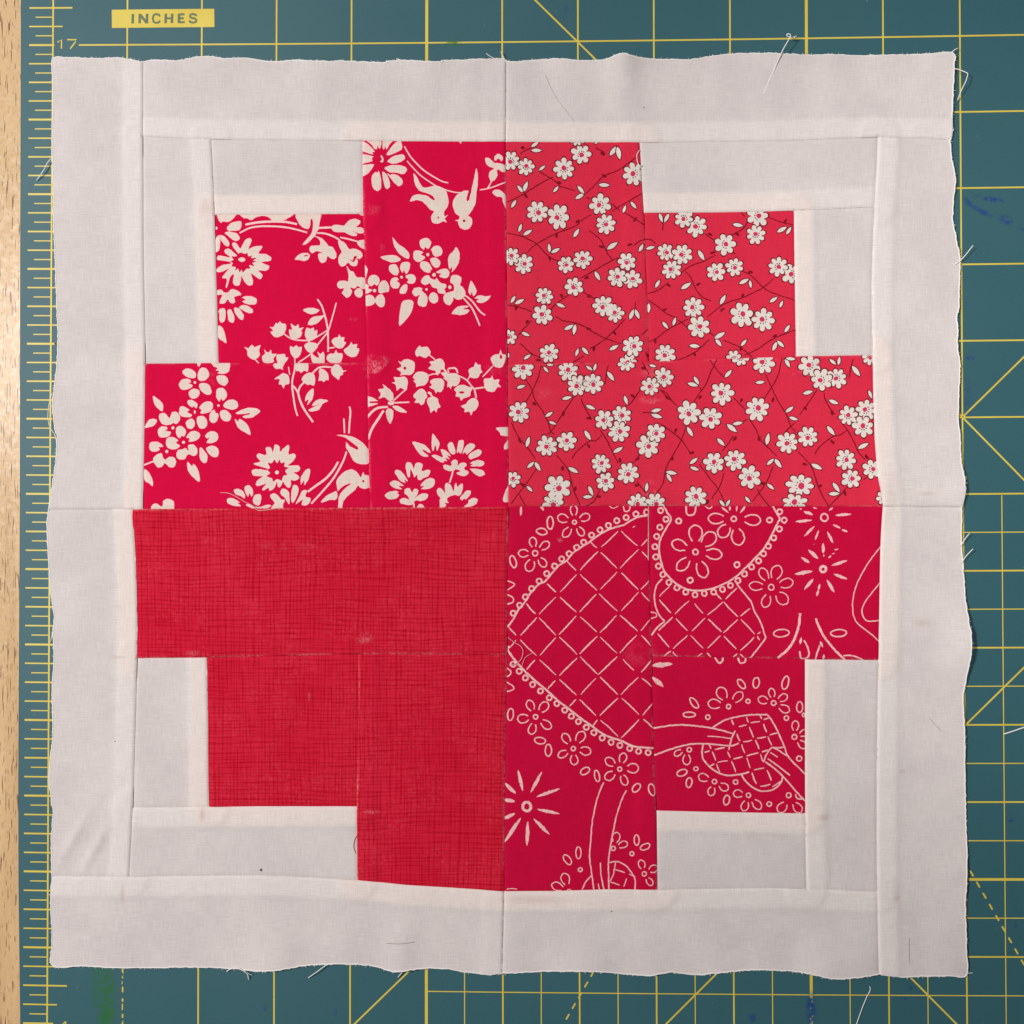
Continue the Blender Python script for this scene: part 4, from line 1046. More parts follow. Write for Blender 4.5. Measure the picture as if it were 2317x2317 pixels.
lattice('s3', 'Q', '''980 770 1000 830;1150 740 1170 800;1300 715 1320 760;1060 850 1150 830;1195 805 1300 790;1180 850 1225 970;1340 815 1375 910;1340 770 1400 750;1410 945 1500 920;1265 980 1370 960;1110 1020 1210 1000;1040 930 1075 1010;1250 1000 1290 1100;1390 960 1435 1060;1450 1090 1570 1080;1320 1135 1400 1115;1150 1180 1285 1145;1090 1050 1130 1150;1000 1215 1105 1190;820 1255 935 1235;790 1110 900 1085
670 1140 730 1120;720 1050 745 1100;760 1130 800 1230;930 1130 965 1200;975 1240 1025 1365;1150 1200 1190 1320;1305 1160 1340 1250;735 1300 785 1270;810 1270 845 1365;1235 1340 1350 1315;1210 1370 1260 1500;1380 1340 1430 1460;1305 1525 1420 1500;1440 1530 1550 1460''', 18)
beads('s3', 'Q', '945 620 24;1165 560 24;1455 580 26;1600 750 25;710 740 25;1690 965 27;1745 1210 29;500 1110 25;575 1325 23;785 1470 25;1025 1475 25;1170 1625 25;1405 1725 25;1625 1625 27', 25, 17)
petals('s3', 'Q', 945, 620, ((835, 405), (1098, 462), (712, 578)), 0, 16)
petals('s3', 'Q', 1455, 580, ((1425, 415), (1608, 492), (1280, 530), (1632, 675)), 0, 16)
petals('s3', 'Q', 1690, 965, ((1705, 780), (1850, 900), (1820, 1090)), 0, 16)
petals('s3', 'Q', 470, 1090, ((330, 1170), (470, 1280)), 0, 16)
petals('s3', 'Q', 785, 1470, ((605, 1405), (735, 1628), (940, 1560)), 0, 16)
petals('s3', 'Q', 1170, 1625, ((1000, 1600), (1112, 1802), (1310, 1778)), 0, 16)
petals('s3', 'Q', 1640, 1650, ((1510, 1815), (1765, 1818)), 0, 16)
for q in ((1090, 365, 32, 62, -38), (1258, 350, 36, 60, 10), (1588, 350, 36, 76, 15), (1750, 625, 34, 62, 0), (555, 580, 32, 70, -38), (500, 712, 70, 30, 0), (418, 1370, 60, 36, -20), (497, 1482, 33, 56, 10), (922, 1680, 34, 56, 12), (1795, 715, 14, 20, 0)): oval('s3', 'Q', *q, 17)
lens('s3', 'Q', '70 157 308 138 54;75 285 208 394 50')
# ------------------------------------------------------------------ the pieced block
SEAM = {k: pp(v) for k, v in {
 'a1': '323.5 141 322.8 225 322.5 308', 'a2': '322.5 308 324 590 325.5 673 328.6 822.5', 'a3': '328.6 822.5 326 984 323 1151.5',
 'b1': '322.5 308 400 312 476.5 315', 'b2': '476.5 315 599 316 820 318.3', 'b3': '820 318.3 983 319.3 1143.7 320.3',
 'c1': '476.5 315 479.8 373 484.5 466 485.4 485.4', 'c2': '485.4 485.4 487.6 595 490.7 682 494 821.3',
 'd1': '328.6 822.5 494 821.3', 'd2': '494 821.3 650 821.7 831 820.7',
 'e1': '820 318.3 821.5 483.5', 'e2': '821.5 483.5 823.6 530 827.7 700 831 820.7', 'e3': '831 820.7 832.8 950 834.8 1075 838 1149',
 'f1': '485.4 485.4 673 484.5 821.5 483.5', 'v0': '1144.8 137 1144.5 240 1143.7 320.3', 'v1': '1143.7 320.3 1147 690 1148.5 826', 'v2': '1148.5 826 1150 1000 1151 1147',
 'h1': '112 1152.4 302 1152.6', 'h1b': '302 1152.6 323 1151.5', 'h2': '323 1151.5 425 1151.6 525 1150.6 838 1149', 'h3': '838 1149 1151 1147',
 'g1': '1143.7 320.3 1300 321 1447 322.3', 'g2': '1447 322.3 1501 322.4 1595 320 1759 319 1872 314 1986.8 310', 'g3': '1986.8 310 2089.7 313 2150 316',
 'i1': '1447 322.3 1453.7 434 1456.5 481', 'i2': '1456.5 481 1458.7 530 1463.7 650 1469 818.3', 'j1': '1148.5 826 1263 822 1469 818.3', 'j2': '1469 818.3 1615 812.7 1801.7 806.3', 'j3': '1801.7 806.3 1974.5 803',
 'k1': '1456.5 481 1635 480 1797 476.6', 'k2': '1797 476.6 1979 468.3', 'm1': '1797 476.6 1797.6 530 1799.6 670 1801.7 806.3',
 'n1': '1986.8 310 1984.7 373 1979 468.3', 'n2': '1979 468.3 1975.4 559 1973 640 1974.5 803', 'n3': '1974.5 803 1976.7 890 1979.7 990 1985.7 1074 1996.8 1146.5',
 'h4': '1151 1147 1335 1144.3 1469 1144.8', 'h5': '1469 1144.8 1740 1145.6 1996.8 1146.5', 'h6': '1996.8 1146.5 2174.5 1147.7',
 'o1': '302 1152.6 301 1169 306 1253 309 1334 310.6 1418 310 1489.5', 'o2': '310 1489.5 306 1626 302.4 1750 300.5 1828', 'o3': '300.5 1828 298.8 1841 293.5 1934 291.3 1984', 'o4': '118 1982.5 291.3 1984',
 'w1': '310 1489.5 467.7 1487.8', 'w2': '467.7 1487.8 640 1484 810 1480.3', 'w3': '810 1480.3 964 1480.5 1147.3 1482.5',
 'x1': '467.7 1487.8 470.5 1626 471.2 1750 472.7 1826.3', 'x2': '300.5 1828 472.7 1826.3', 'x3': '472.7 1826.3 599 1824.8 807.3 1825',
 'y1': '810 1480.3 811 1540 811 1640 808 1750 807.3 1825', 'y2': '807.3 1825 808.3 1991.5', 'z1': '291.3 1984 599 1981 808.3 1991.5', 'z2': '808.3 1991.5 921.6 2002.7 1045.8 2010.5 1140.5 2017',
 'v3': '1151 1147 1148 1280 1147.3 1482.5', 'v4': '1147.3 1482.5 1145 1600 1142 1780 1141.5 1890 1140.5 2017', 'v5': '1140.5 2017 1136 2201.5',
 'aa1': '1469 1144.8 1472 1380 1475 1484.8', 'aa2': '1475 1484.8 1476 1575 1482 1775 1485.5 1834.6', 'aa3': '1485.5 1834.6 1487.6 2013.5',
 'bb1': '1475 1484.8 1640 1488 1822 1492', 'bb2': '1822 1492 1988 1493.8', 'cc1': '1996.8 1146.5 1992.6 1240 1990.6 1360 1988 1493.8', 'cc2': '1988 1493.8 1984.7 1750 1984.7 2018', 'cc3': '1984.7 2018 1987 2120 1987.8 2202',
 'dd1': '1822 1492 1822 1700 1822.3 1840.8', 'dd2': '1822.3 1840.8 1825.7 2011.5', 'ee1': '1485.5 1834.6 1660 1838.6 1822.3 1840.8',
 'ff1': '1140.5 2017 1250 2016.7 1370 2012.5 1487.6 2013.5', 'ff2': '1487.6 2013.5 1759 2009.5 1825.7 2011.5', 'ff3': '1825.7 2011.5 1984.7 2018'}.items()}
# raw outer edge, clockwise from the left end of the middle seam
EDGE = {
 'L1': '112 1152.4 119.6 1101.7 127.3 1045.8 127.3 993 121.7 952.7 121 900 128.9 828 132 766 129.8 704 127.3 642 125.2 580 124.2 559 121 435 120 280 121.7 186 122.7 135.7 155 134.4 156 133.4 214 134.2 267 132.6 292 135 323.5 141',
 'T1': '323.5 141 351 137.3 404 138.8 432 133 460 129.8 484.5 131 509 134 540 132 578 134.2 600 138.5 636 138.2 673 137.6 735 140.7 779 138.8 872 142.2 875 139 909 137.6 996 141.3 1002 137.3 1077 134.5 1132 132.6 1144.8 137',
 'T2': '1144.8 137 1160 139.8 1206 136 1262 134.5 1315 139 1371 136 1393 129 1415 127.3 1433 132 1501 135 1560 135.7 1604 129.8 1648 124.8 1700 124.2 1759 125.8 1822 126.7 1866 125.8 1996 125.2 2105 122.7 2156.4 121.1 2157.4 155 2155.8 217 2154 258 2153 298 2150 316',
 'R1': '2150 316 2149.6 326 2152.4 357 2157.4 385 2161 407 2158 441 2155.5 497 2159.5 522 2166 556 2172 587 2171 642 2169 695 2164.2 720 2166.7 748 2165.8 782 2171.3 828 2169 890 2168 943 2171 993 2173.5 1046 2181 1105 2174.5 1147.7',
 'R2': '2174.5 1147.7 2175.7 1179 2176 1231 2179 1278 2181.3 1318 2185.3 1377 2191.2 1430 2191.2 1464 2189 1498 2184.4 1545 2179.7 1579 2181.3 1657 2182.8 1759 2186.6 1888 2186.9 1959 2183.8 2043 2186.6 2152 2186.9 2206 2152 2206.8 2090 2208 2031 2208.6 1987.8 2202',
 'B2': '1987.8 2202 1947 2207.7 1891 2210.8 1835 2201.5 1779 2195 1717 2193 1694 2194.3 1626 2200.5 1579 2205.5 1517 2199.3 1471 2205.2 1418 2203 1377 2199 1321 2195.3 1253 2196.8 1160 2200.9 1136 2201.5',
 'B1': '1136 2201.5 1105 2204 1061 2200 1015 2190.6 962 2188.4 921.6 2192 884 2194.3 850 2186 797 2180.7 745 2180.7 689 2184.4 633 2192 580 2195 528 2191 435 2187.5 341.6 2189 264 2188 186 2184.4 121 2182.8 119.6 2136 118 2089.7 115.8 2027.6 118 1982.5',
 'L2': '118 1982.5 116.5 1919 119.6 1866 121 1835 115 1794.6 111.2 1748 116.5 1703.5 120.5 1641 118.6 1563.7 122.7 1486 120.5 1430 123.3 1396 116.5 1346 111.8 1284 108.7 1222 108.7 1178.6 112 1152.4'}
EDGE = {k: pp(v) for k, v in EDGE.items()}

# piece -> (name, material slots, label, edges); flag H this piece folded on top, L tucked under, O raw edge, capital R after = red fabric lies under the fold
FLOR = ['floral_ground', 'floral_print', 'floral_rim']; CORAL = ['coral_ground', 'coral_white', 'coral_dark', 'coral_outline', 'coral_heart']; CRIM = ['crimson_ground', 'crimson_print']
PIECES = {
 'L1': ('border_strip', ['white'], 'O:L1 H:a1 H:a2 HR:a3 LR:-h1b h:-h1'),
 'T1': ('border_strip', ['white'], 'O:T1 h:v0 HR:-b3 H:-b2 H:-b1 L:-a1'),
 'S1': ('log_strip', ['white'], 'L:b1 H:c1 HR:c2 LR:-d1 L:-a2'),
 'S2': ('log_strip', ['white'], 'L:b2 LR:e1 HR:-f1 L:-c1'),
 'p1': ('floral_patch', FLOR, 'L:f1 L:e2 L:-d2 L:-c2'),
 'p2': ('floral_patch', FLOR, 'L:b3 H:v1 H:v2 L:-h3 H:-e3 H:-e2 H:-e1'),
 'p3': ('floral_patch', FLOR, 'H:d1 H:d2 L:e3 L:-h2 L:-a3'),
 'T2': ('border_strip', ['white'], 'O:T2 H:-g3 H:-g2 HR:-g1 L:-v0'),
 'q1': ('coral_patch', CORAL, 'L:g1 H:i1 H:i2 L:-j1 L:-v1'),
 'U1': ('log_strip', ['white'], 'L:g2 L:n1 H:-k2 HR:-k1 LR:-i1'),
 'q2': ('coral_patch', CORAL, 'L:k1 L:m1 L:-j2 L:-i2'),
 'U2': ('log_strip', ['white'], 'L:k2 L:n2 LR:-j3 HR:-m1'),
 'R1': ('border_strip', ['white'], 'L:g3 O:R1 h:-h6 HR:-n3 H:-n2 H:-n1'),
 'q3': ('coral_patch', CORAL, 'H:j1 H:j2 H:j3 L:n3 H:-h5 H:-h4 L:-v2'),
 'r1': ('crosshatch_patch', ['hatch'], 'H:h1b H:h2 H:h3 H:v3 H:-w3 H:-w2 H:-w1 L:-o1'),
 'L2': ('border_strip', ['white'], 'L:h1 HR:o1 H:o2 H:o3 L:-o4 O:L2'),
 'V1': ('log_strip', ['white'], 'LR:w1 HR:x1 L:-x2 L:-o2'),
 'V2': ('log_strip', ['white'], 'H:x2 HR:x3 LR:y2 L:-z1 L:-o3'),
 'r2': ('crosshatch_patch', ['hatch'], 'L:w2 L:y1 L:-x3 L:-x1'),
 'r3': ('crosshatch_patch', ['hatch'], 'L:w3 H:v4 L:-z2 H:-y2 H:-y1'),
 'B1': ('border_strip', ['white'], 'H:o4 H:z1 HR:z2 h:v5 O:B1'),
 's1': ('crimson_patch', CRIM, 'L:h4 H:aa1 H:aa2 H:aa3 L:-ff1 L:-v4 L:-v3'),
 's2': ('crimson_patch', CRIM, 'L:h5 L:cc1 H:-bb2 H:-bb1 L:-aa1'),
 's3': ('crimson_patch', CRIM, 'L:bb1 L:dd1 L:-ee1 L:-aa2'),
 'W1': ('log_strip', ['white'], 'LR:bb2 L:cc2 L:-ff3 H:-dd2 HR:-dd1'),
 'W2': ('log_strip', ['white'], 'HR:ee1 L:dd2 L:-ff2 LR:-aa3'),
 'B2': ('border_strip', ['white'], 'HR:ff1 H:ff2 H:ff3 L:cc3 O:B2 L:-v5'),
 'R2': ('border_strip', ['white'], 'L:h6 O:R2 H:-cc3 H:-cc2 HR:-cc1')}
LABEL = {'p1': 'square red patch printed with a white daisy and lily sprig', 'p2': 'tall red patch printed with two white birds and flower sprays', 'p3': 'wide red patch printed with white blossoms, a daisy and perched birds',
         'q1': 'tall coral patch scattered with small white flowers on brown vines', 'q2': 'square coral patch scattered with small white flowers', 'q3': 'wide coral patch scattered with small white flowers on vines',
         'r1': 'wide plain red crosshatch patch', 'r2': 'square plain red crosshatch patch', 'r3': 'tall plain red crosshatch patch',
         's1': 'tall crimson patch printed with a beaded lattice leaf', 's2': 'wide crimson patch printed with starbursts and a beaded basket', 's3': 'square crimson patch printed with a quilted mitt'}

ALLEDGE = [q for k in ('L1', 'T1', 'T2', 'R1', 'R2', 'B2', 'B1', 'L2') for q in EDGE[k][:-1]]
ALLEDGE_CLOSED = ALLEDGE + [ALLEDGE[0]]
BASE = 0.0006
def wave(X, Y):
    """gentle lift of the unpinned cloth, in metres"""
    out = np.empty(len(X))
    for i, (x, y) in enumerate(zip(X, Y)):
        et = math.exp(-max(0, y - 125) / 105); eb = math.exp(-max(0, 2205 - y) / 115)
        el = math.exp(-max(0, x - 115) / 95); er = math.exp(-max(0, 2185 - x) / 105)
        h = 0.00010 * (1 + noise.noise((x / 150, y / 150, 1.7)))
        h += 0.00010 * (1 + noise.noise((x / 60, y / 60, 8.1)))
        h += 0.00115 * et * (0.55 + noise.noise((x / 85, y / 320, 2.2)))
        h += 0.00110 * eb * (0.55 + noise.noise((x / 90, y / 320, 3.3)))
        h += 0.00070 * el * (0.55 + noise.noise((y / 110, x / 320, 4.4)))
        h += 0.00080 * er * (0.55 + noise.noise((y / 110, x / 320, 5.5)))
        h += 0.0030 * math.exp(-((x - 2205) / 60) ** 2 - ((y - 1465) / 62) ** 2)
        h += 0.0011 * math.exp(-((x - 2190) / 40) ** 2 - ((y - 1100) / 40) ** 2)
        h += 0.0014 * math.exp(-((x - 1880) / 75) ** 2 - ((y - 2225) / 70) ** 2)
        h += 0.0014 * math.exp(-((x - 1720) / 130) ** 2 - ((y - 110) / 75) ** 2)
        h += 0.0016 * math.exp(-((x - 1410) / 34) ** 2 - ((y - 120) / 110) ** 2)
        h += 0.0016 * math.exp(-((x - 905) / 38) ** 2 - ((y - 2200) / 120) ** 2)
        h += 0.0010 * math.exp(-((x - 640) / 60) ** 2 - ((y - 2205) / 90) ** 2)
        h += 0.0009 * math.exp(-((x - 2000) / 22) ** 2 - ((y - 1115) / 60) ** 2)
        h += 0.0006 * math.exp(-(((x - 165) + (y - 1900) * .55) / 12) ** 2 - ((y - 1900) / 60) ** 2)
        h += 0.0006 * math.exp(-(((x - 215) + (y - 1920) * .55) / 12) ** 2 - ((y - 1920) / 55) ** 2)
        out[i] = max(0.0, h)
    return out

quilt = empty('quilt_block', 'square quilt block of red print patches framed by white strips on a green mat', 'quilt block')
SHRINK = 1 - 0.0010 / CAM_H
def WQ(x, y, z):
    a = W(x, y); return (a[0] * SHRINK, a[1] * SHRINK, z)

def edge_pts(tok):
    tok, ref = tok.split(':')
    rev = ref.startswith('-'); ref = ref.lstrip('-')
    pts = EDGE[ref] if tok[0] == 'O' else SEAM[ref]
    pts = catmull(pts, False, 5) if tok[0] == 'O' else list(pts)
    pts = resample(pts, 6.0)
    return tok[0], 'R' in tok, (pts[::-1] if rev else pts)

def surface(key, X, Y, edges, orig):
    Z = BASE + wave(X, Y)
    ply = np.zeros(len(X)); pink = np.zeros(len(X)); wear = np.zeros(len(X))
    ins = inside(X, Y, orig)
    for _, _, pts in edges: ins |= seg_dist(X, Y, pts) < 0.5
    white = PIECES[key][1][0] == 'white'
    for kind, red, pts in edges:
        d = seg_dist(X, Y, pts)
        if kind in 'Hh':
            lift = 0.00030 * (1 - sstep(38, 54, d))
            Z += np.where(ins, lift, 0) - 0.00042 * np.clip(1 - d / 6.5, 0, 1) ** 2
            ply = np.maximum(ply, (1.0 if kind == 'H' else 0.3) * (1 - sstep(36, 54, d)))
            if red: pink = np.maximum(pink, 1 - sstep(36, 52, d))
            wear = np.maximum(wear, np.clip(1 - d / 5.0, 0, 1) * 0.9)
        elif kind == 'L':
            Z -= np.where(ins, (0.00030 if white else 0.00030) * np.clip(1 - d / 7.0, 0, 1) ** 1.5, 0)
            if red and white: pink = np.maximum(pink, 0.2 * (1 - sstep(4, 14, d)))
    Z = np.where(ins, Z, np.minimum(Z, BASE + wave(X, Y)) - 0.00038)
    return Z, ply, pink, wear

def make_piece(key):
    name, slots, toks = PIECES[key]
    edges = [edge_pts(t) for t in toks.split()]
    orig = []
    for k, r, p in edges: orig += p[:-1]
    # orientation of the loop, to push tucked edges outward
    area = sum(a[0] * b[1] - b[0] * a[1] for a, b in zip(orig, orig[1:] + orig[:1]))
    sg = 1 if area > 0 else -1
    loop = []
    for kind, r, p in edges:
        for i in range(len(p) - 1):
            if kind == 'L':
                a = p[max(0, i - 1)]; b = p[min(len(p) - 1, i + 1)]
                dx, dy = b[0] - a[0], b[1] - a[1]; d = math.hypot(dx, dy) or 1
                f = min(1.0, i / 1.0) if i < 1 else 1.0
                loop.append((p[i][0] + sg * dy / d * 5.5, p[i][1] - sg * dx / d * 5.5))
            elif kind == 'O':
                loop.append((p[i][0] + random.uniform(-.5, .5), p[i][1] + random.uniform(-.5, .5)))
            else: loop.append(p[i])
    loop = [q for i, q in enumerate(loop) if math.hypot(q[0] - loop[i - 1][0], q[1] - loop[i - 1][1]) > 0.4]
    V = []; E = []
    def ring(poly):
        b = len(V); V.extend(poly); n = len(poly)
        E.extend((b + i, b + (i + 1) % n) for i in range(n))
    ring(loop)
    L = np.array(loop)
    mot = sorted(MOTIF.get(key, []), key=lambda m: m[0])
    keep = []
    for m in mot:
        P = np.array(m[2])
        if P[:, 0].max() < L[:, 0].min() or P[:, 0].min() > L[:, 0].max() or P[:, 1].max() < L[:, 1].min() or P[:, 1].min() > L[:, 1].max(): continue
        ring(m[2]); keep.append(m)
    # interior points: two rows hugging the rim, then a grid
    ext = []
    allp = [q for _, _, p in edges for q in p]
    for kind, r, p in edges:
        for i in range(len(p)):
            a = p[max(0, i - 1)]; b = p[min(len(p) - 1, i + 1)]
            dx, dy = b[0] - a[0], b[1] - a[1]; d = math.hypot(dx, dy) or 1
            for off in ((0.0, 2.2, 4.6, 7.5) if kind != 'O' else (3.0,)):
                if off == 0.0 and kind != 'L': continue
                ext.append((p[i][0] - sg * dy / d * off, p[i][1] + sg * dx / d * off))
    st = 8.0
    gx, gy = np.meshgrid(np.arange(L[:, 0].min(), L[:, 0].max(), st), np.arange(L[:, 1].min(), L[:, 1].max(), st))
    gx = gx.ravel(); gy = gy.ravel()
    m = inside(gx, gy, loop); gx = gx[m]; gy = gy[m]
    dm = np.full(len(gx), 1e9)
    for k, r, p in edges: dm = np.minimum(dm, seg_dist(gx, gy, p))
    m = dm > 10
    ext = np.array(ext); ext = ext[inside(ext[:, 0], ext[:, 1], loop)]
    V = V + [tuple(q) for q in ext] + list(zip(gx[m], gy[m]))
    res = delaunay_2d_cdt([Vector(v) for v in V], E, [], 0, 1e-4, False)
    ov = np.array([(v.x, v.y) for v in res[0]]); tri = np.array([f[:3] for f in res[2]])
    cx = ov[tri][:, :, 0].mean(1); cy = ov[tri][:, :, 1].mean(1)
    ok = inside(cx, cy, loop); tri = tri[ok]; cx = cx[ok]; cy = cy[ok]
    matid = np.zeros(len(tri), dtype=np.int32)
    order = np.argsort(cy); scy = cy[order]; scx = cx[order]
    for lay, slot, poly in keep:
        P = np.array(poly)
        a = np.searchsorted(scy, P[:, 1].min()); b = np.searchsorted(scy, P[:, 1].max())
        if b <= a: continue
        sub = order[a:b]; xx = scx[a:b]
        s2 = sub[(xx >= P[:, 0].min()) & (xx <= P[:, 0].max())]
        if len(s2) == 0: continue
        hit = inside(cx[s2], cy[s2], poly)
        matid[s2[hit]] = slot
    X, Y = ov[:, 0], ov[:, 1]
    Z, ply, pink, wear = surface(key, X, Y, edges, orig)
    # triangles counter-clockwise seen from above (drawing y points down)
    A = ov[tri]
    ar = (A[:, 1, 0] - A[:, 0, 0]) * (A[:, 2, 1] - A[:, 0, 1]) - (A[:, 2, 0] - A[:, 0, 0]) * (A[:, 1, 1] - A[:, 0, 1])
    tri[ar > 0] = tri[ar > 0][:, ::-1]
    used = np.unique(tri); remap = -np.ones(len(ov), int); remap[used] = np.arange(len(used))
    tri = remap[tri]
    co = [WQ(x, y, z) for x, y, z in zip(X[used], Y[used], Z[used])]
    nv = len(co)
    faces = [tuple(t) for t in tri.tolist()]
    mats = matid.tolist()
    # cloth thickness: the rim turned down
    cnt = {}
    for f in faces:
        for i in range(3):
            e = (f[i], f[(i + 1) % 3]); cnt[e] = 1
    top, low, src = {}, {}, []
    def cp(d_, i, dz):
        if i not in d_:
            d_[i] = len(co); c = co[i]; src.append(i); co.append((c[0], c[1], max(0.00012, c[2] - dz)))
        return d_[i]
    for (a, b) in list(cnt):
        if (b, a) not in cnt:
            faces.append((cp(top, b, 0), cp(top, a, 0), cp(low, a, 0.00032), cp(low, b, 0.00032))); mats.append(0)
    full = lambda arr: np.concatenate([arr[used], [arr[used][i] for i in src]])
    me = bpy.data.meshes.new(name)
    me.from_pydata(co, [], faces)
    me.polygons.foreach_set('material_index', mats)
    for nm, arr in (('ply', ply), ('pink', pink), ('wear', wear)):
        at = me.attributes.new(nm, 'FLOAT', 'POINT'); at.data.foreach_set('value', np.asarray(full(arr), dtype=np.float32))
    o = link(name, me, [MAT[s] for s in slots], quilt)
    if key in LABEL: o['label'] = LABEL[key]
    return o
import time as _t
_t0 = _t.time()
PART = {}
for key in PIECES:
    PART[key] = make_piece(key)
print('pieces', round(_t.time() - _t0, 1), 's', sum(len(o.data.polygons) for o in PART.values()), 'faces')

# raw edges: a bright selvedge of thread ends standing along each cut edge
def height(x, y): return BASE + float(wave([x], [y])[0])
for key in ('L1', 'T1', 'T2', 'R1', 'R2', 'B2', 'B1', 'L2'):
    pts = resample(catmull(EDGE[key], False, 5), 7)
    bm = bmesh.new()
    def strand(p, r, m=3):
        rg = []
        for i, q in enumerate(p):
            a = Vector(p[max(0, i - 1)]); b = Vector(p[min(len(p) - 1, i + 1)])
            d = (b - a); d = d.normalized() if d.length > 0 else Vector((1, 0, 0))
            s_ = d.cross(Vector((0, 0, 1))); s_ = s_.normalized() if s_.length > 1e-6 else Vector((1, 0, 0)); u = s_.cross(d)
            rg.append([bm.verts.new(Vector(q) + (s_ * math.cos(2 * math.pi * k / m) + u * math.sin(2 * math.pi * k / m)) * r) for k in range(m)])
        for A_, B_ in zip(rg[:-1], rg[1:]):
            for k in range(m): bm.faces.new((A_[k], A_[(k + 1) % m], B_[(k + 1) % m], B_[k]))
    run = []
    for (x, y) in pts:
        run.append(WQ(x + random.uniform(-1.0, 1.0), y + random.uniform(-1.0, 1.0), height(x, y) - 0.00006))
    strand(run, 0.00024, 6)
    for i in range(1, len(pts) - 1):
        for _ in range(2):
            if random.random() < 0.5: continue
            (ax, ay), (bx, by) = pts[i - 1], pts[i + 1]
            d = math.hypot(bx - ax, by - ay) or 1
            nx, ny = (by - ay) / d, -(bx - ax) / d
            t = random.uniform(-.8, .8); l = random.choice((1.2, 1.8, 2.6, 3.0, 4.5))
            x, y = pts[i]; h = height(x, y)
            strand([WQ(x - nx * 2, y - ny * 2, h), WQ(x + nx * l + (bx - ax) / d * t * l, y + ny * l + (by - ay) / d * t * l, max(0.0003, h - random.uniform(-.0002, .0004)))], 0.00008)
    me = bpy.data.meshes.new('frayed_edge'); bm.to_mesh(me); bm.free()
    tag(link('frayed_edge', me, MAT['thread'], PART[key]), kind='stuff')

# ------------------------------------------------------------------ threads still caught in the block
def thr(t, ox, oy, sc, zs, r=0.00013, mat='thread', name='loose_thread', parent=None, sub=6):
    pts = pp(t)
    P = catmull([(ox + x / sc, oy + y / sc) for x, y in pts], False, sub)
    Zc = np.interp(np.linspace(0, 1, len(P)), np.linspace(0, 1, len(zs)), zs)
    return tube(name, [WQ(x, y, z) for (x, y), z in zip(P, Zc)], r, MAT[mat], parent)
S = 3.22
thr('392 1130 383 1152 350 1190 325 1240 290 1285 263 1312', 0, 0, S, [.0012, .0016, .0016, .0005], .00016, parent=PART['L1'])
thr('395 990 375 1020 362 1090 358 1180 372 1250 398 1290 408 1320', 0, 580, S, [.0012, .0022, .0014], .00011, parent=PART['L1'])
thr('392 845 382 890 372 930 362 945', 0, 1160, S, [.0012, .0014, .0004], .00013, parent=PART['L2'])
thr('1400 385 1420 370 1444 358', 1717, 0, S, [.0012, .0022, .002], .00014, parent=PART['T2'])
thr('1415 500 1450 515 1490 540 1506 555 1490 610 1465 670 1445 735', 1717, 0, S, [.0012, .003, .0034, .0012], .00016, parent=PART['T2'])
thr('1405 1010 1405 975 1418 940', 1717, 0, S, [.001, .0014], .00013, parent=PART['T2'])
thr('1420 1932 1460 1905 1500 1860 1530 1820 1548 1795', 1717, 0, S, [.0012, .0022, .0028], .00016, parent=PART['R1'])
thr('1470 1600 1490 1640 1500 1690', 1717, 580, S, [.0012, .0012], .00018, parent=PART['R1'])
thr('1470 245 1490 200 1525 150', 1717, 1160, S, [.0012, .0024], .00015, parent=PART['R2'])
thr('1475 370 1500 320 1550 262', 1717, 1160, S, [.0012, .0026], .00015, parent=PART['R2'])
thr('1500 1572 1530 1562 1562 1562', 1717, 1717, S, [.0012, .0008], .00011, parent=PART['R2'])
thr('1675 398 1710 418 1750 432 1790 432', 580, 0, S, [.0022, .0014, .001], .00013, parent=PART['T1'])
thr('1782 385 1796 410 1810 432', 580, 0, S, [.0022, .001], .00016, parent=PART['T1'])
thr('1022 430 1050 438 1080 447', 580, 0, S, [.0016, .001], .00013, parent=PART['T1'])
thr('388 1522 420 1508 460 1500 490 1506 515 1520', 0, 1717, S, [.0006, .0014, .0006], .00013, parent=PART['B1'])
thr('1648 1555 1680 1530 1730 1522 1775 1535 1803 1565 1812 1615', 0, 1717, S, [.0006, .0016, .002, .0006], .00018, parent=PART['B1'])
thr('1790 1545 1815 1565 1838 1580', 0, 1717, S, [.0016, .0006], .00012, parent=PART['B1'])
thr('525 1490 480 1520 420 1565 375 1600', 580, 1717, S, [.0014, .0018, .0006], .00015, parent=PART['B1'])
thr('1085 1525 1065 1550 1045 1575 1030 1595', 580, 1717, S, [.0014, .0014, .0006], .00015, parent=PART['B1'])
# stitching loops and fuzz on the patches
thr('925 1095 905 1130 908 1180 925 1212 945 1208', 1160, 0, S, [.0014, .0016, .0014], .00013, parent=PART['q1'])
thr('70 1510 150 1572 215 1610 243 1670 225 1750 190 1790 110 1830', 1135, 1140, 5.005, [.0012, .0016, .0012], .00009, 'pink_thread', parent=PART['s1'])
thr('350 1690 300 1715 262 1750 240 1800 228 1850', 1135, 1140, 5.005, [.0012, .0014], .00007, 'pink_thread', parent=PART['s1'])
thr('870 1575 960 1580 1050 1620 1150 1680 1230 1720 1300 1775 1400 1770 1500 1755', 325, 800, 5.005, [.0012, .0014, .0013], .00010, 'pink_thread', parent=PART['p3'])
thr('735 548 712 590 706 640 722 690', 580, 1717, S, [.001, .0014, .001], .00012, 'pink_thread', parent=PART['V2'])

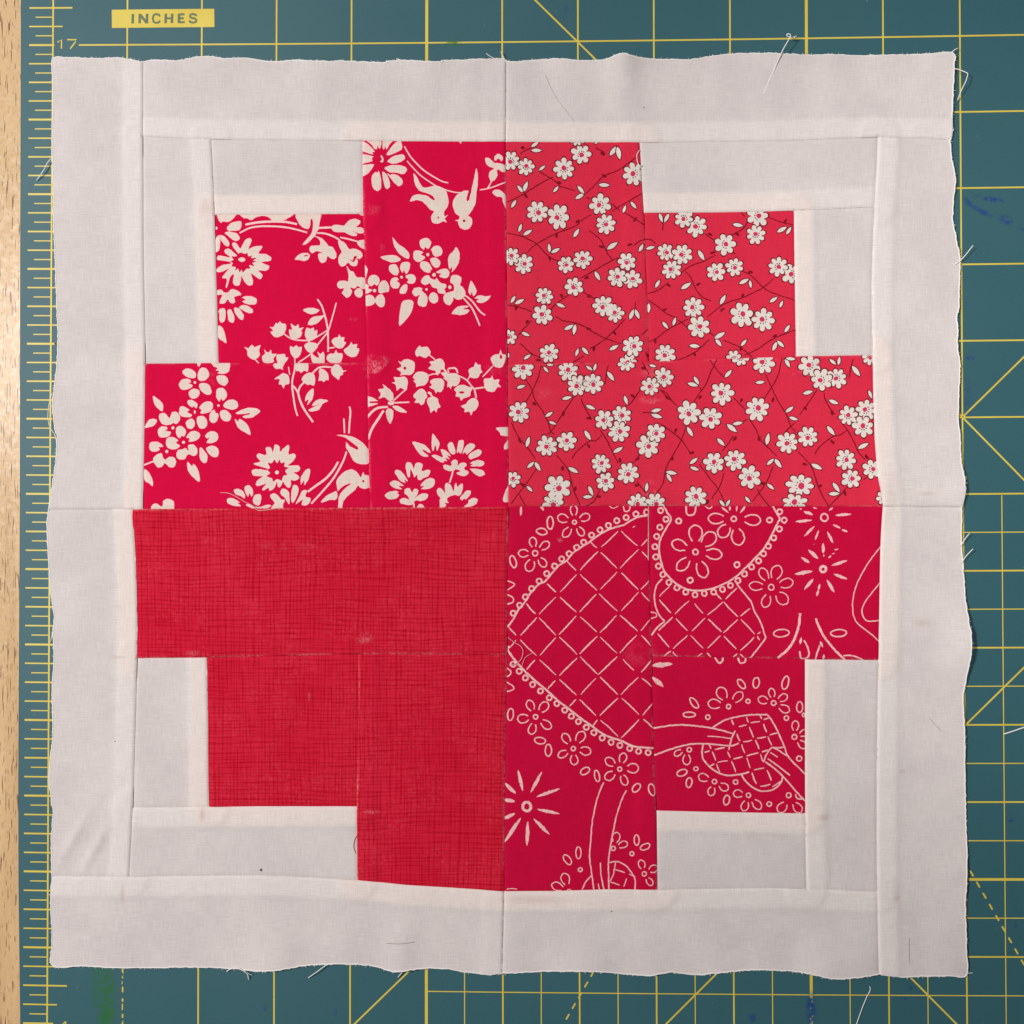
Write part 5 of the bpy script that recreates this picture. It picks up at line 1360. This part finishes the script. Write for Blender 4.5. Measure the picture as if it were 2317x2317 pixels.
# ------------------------------------------------------------------ things lying about on their own
o = thr('268 278 225 292 190 285 196 274 212 296 160 390 105 520 60 620 28 690', 1717, 0, S, [.0030, .0036, .0042, .0046, .0050, .0040, .0024, .0016, .0013], .00017)
tag(o, 'white thread curling from the top border over the mat edge', 'thread', 'stray threads')
o = thr('1790 1616 1850 1596 1932 1568 2060 1530', 1717, 1160, S, [.0003, .0005, .0004], .00022)
tag(o, 'short thick white thread lying on the mat right of the quilt block', 'thread', 'stray threads')
o = thr('812 1662 815 1690 790 1740 760 1810 735 1880 705 1965 660 2060', 1717, 1717, S, [.0003, .0005, .0003], .00015)
tag(o, 'thin white thread lying on the mat below the bottom border', 'thread', 'stray threads')
def fibre(t, ox, oy, sc, r, label, zoff=0.00012):
    P = catmull([(ox + x / sc, oy + y / sc) for x, y in pp(t)], False, 8)
    o = tube('dark_fibre', [WQ(x, y, height(x, y) + zoff) for x, y in P], r, MAT['hair'])
    tag(o, label, 'fibre', 'dark fibres on the white cloth')
fibre('238 545 270 620 320 715 400 820 458 895', 1160, 0, S, .00003, 'long thin dark hair on the top border strip')
fibre('945 1338 1050 1338 1160 1328', 580, 1717, S, .00007, 'short dark fibre lying level on the bottom border strip')
fibre('1096 1300 1092 1390 1095 1482', 1717, 1717, S, .00005, 'fine upright dark fibre near the bottom right corner')
fibre('1245 1500 1285 1545 1330 1592', 1717, 1160, S, .00004, 'fine slanting fibre on the right border strip')
def crumb(x, y, r, label):
    bm = bmesh.new(); bmesh.ops.create_icosphere(bm, subdivisions=2, radius=r)
    for v in bm.verts: v.co *= 1 + 0.35 * noise.noise(v.co * 4000); v.co.z *= 0.6
    c = Vector(WQ(x, y, height(x, y) + r * .35))
    for v in bm.verts: v.co += c
    me = bpy.data.meshes.new('crumb'); bm.to_mesh(me); bm.free()
    tag(link('crumb', me, MAT['hair']), label, 'speck', 'dark specks on the white cloth')
crumb(261, 1678, .00030, 'tiny black speck on the left border strip')
crumb(590.5, 1968, .00045, 'brown crumb on white strip beside the red crosshatch patches')
crumb(1384, 2062, .00026, 'tiny dark speck on the bottom border strip')
crumb(1457, 244, .00020, 'tiny dark speck on the top border strip')
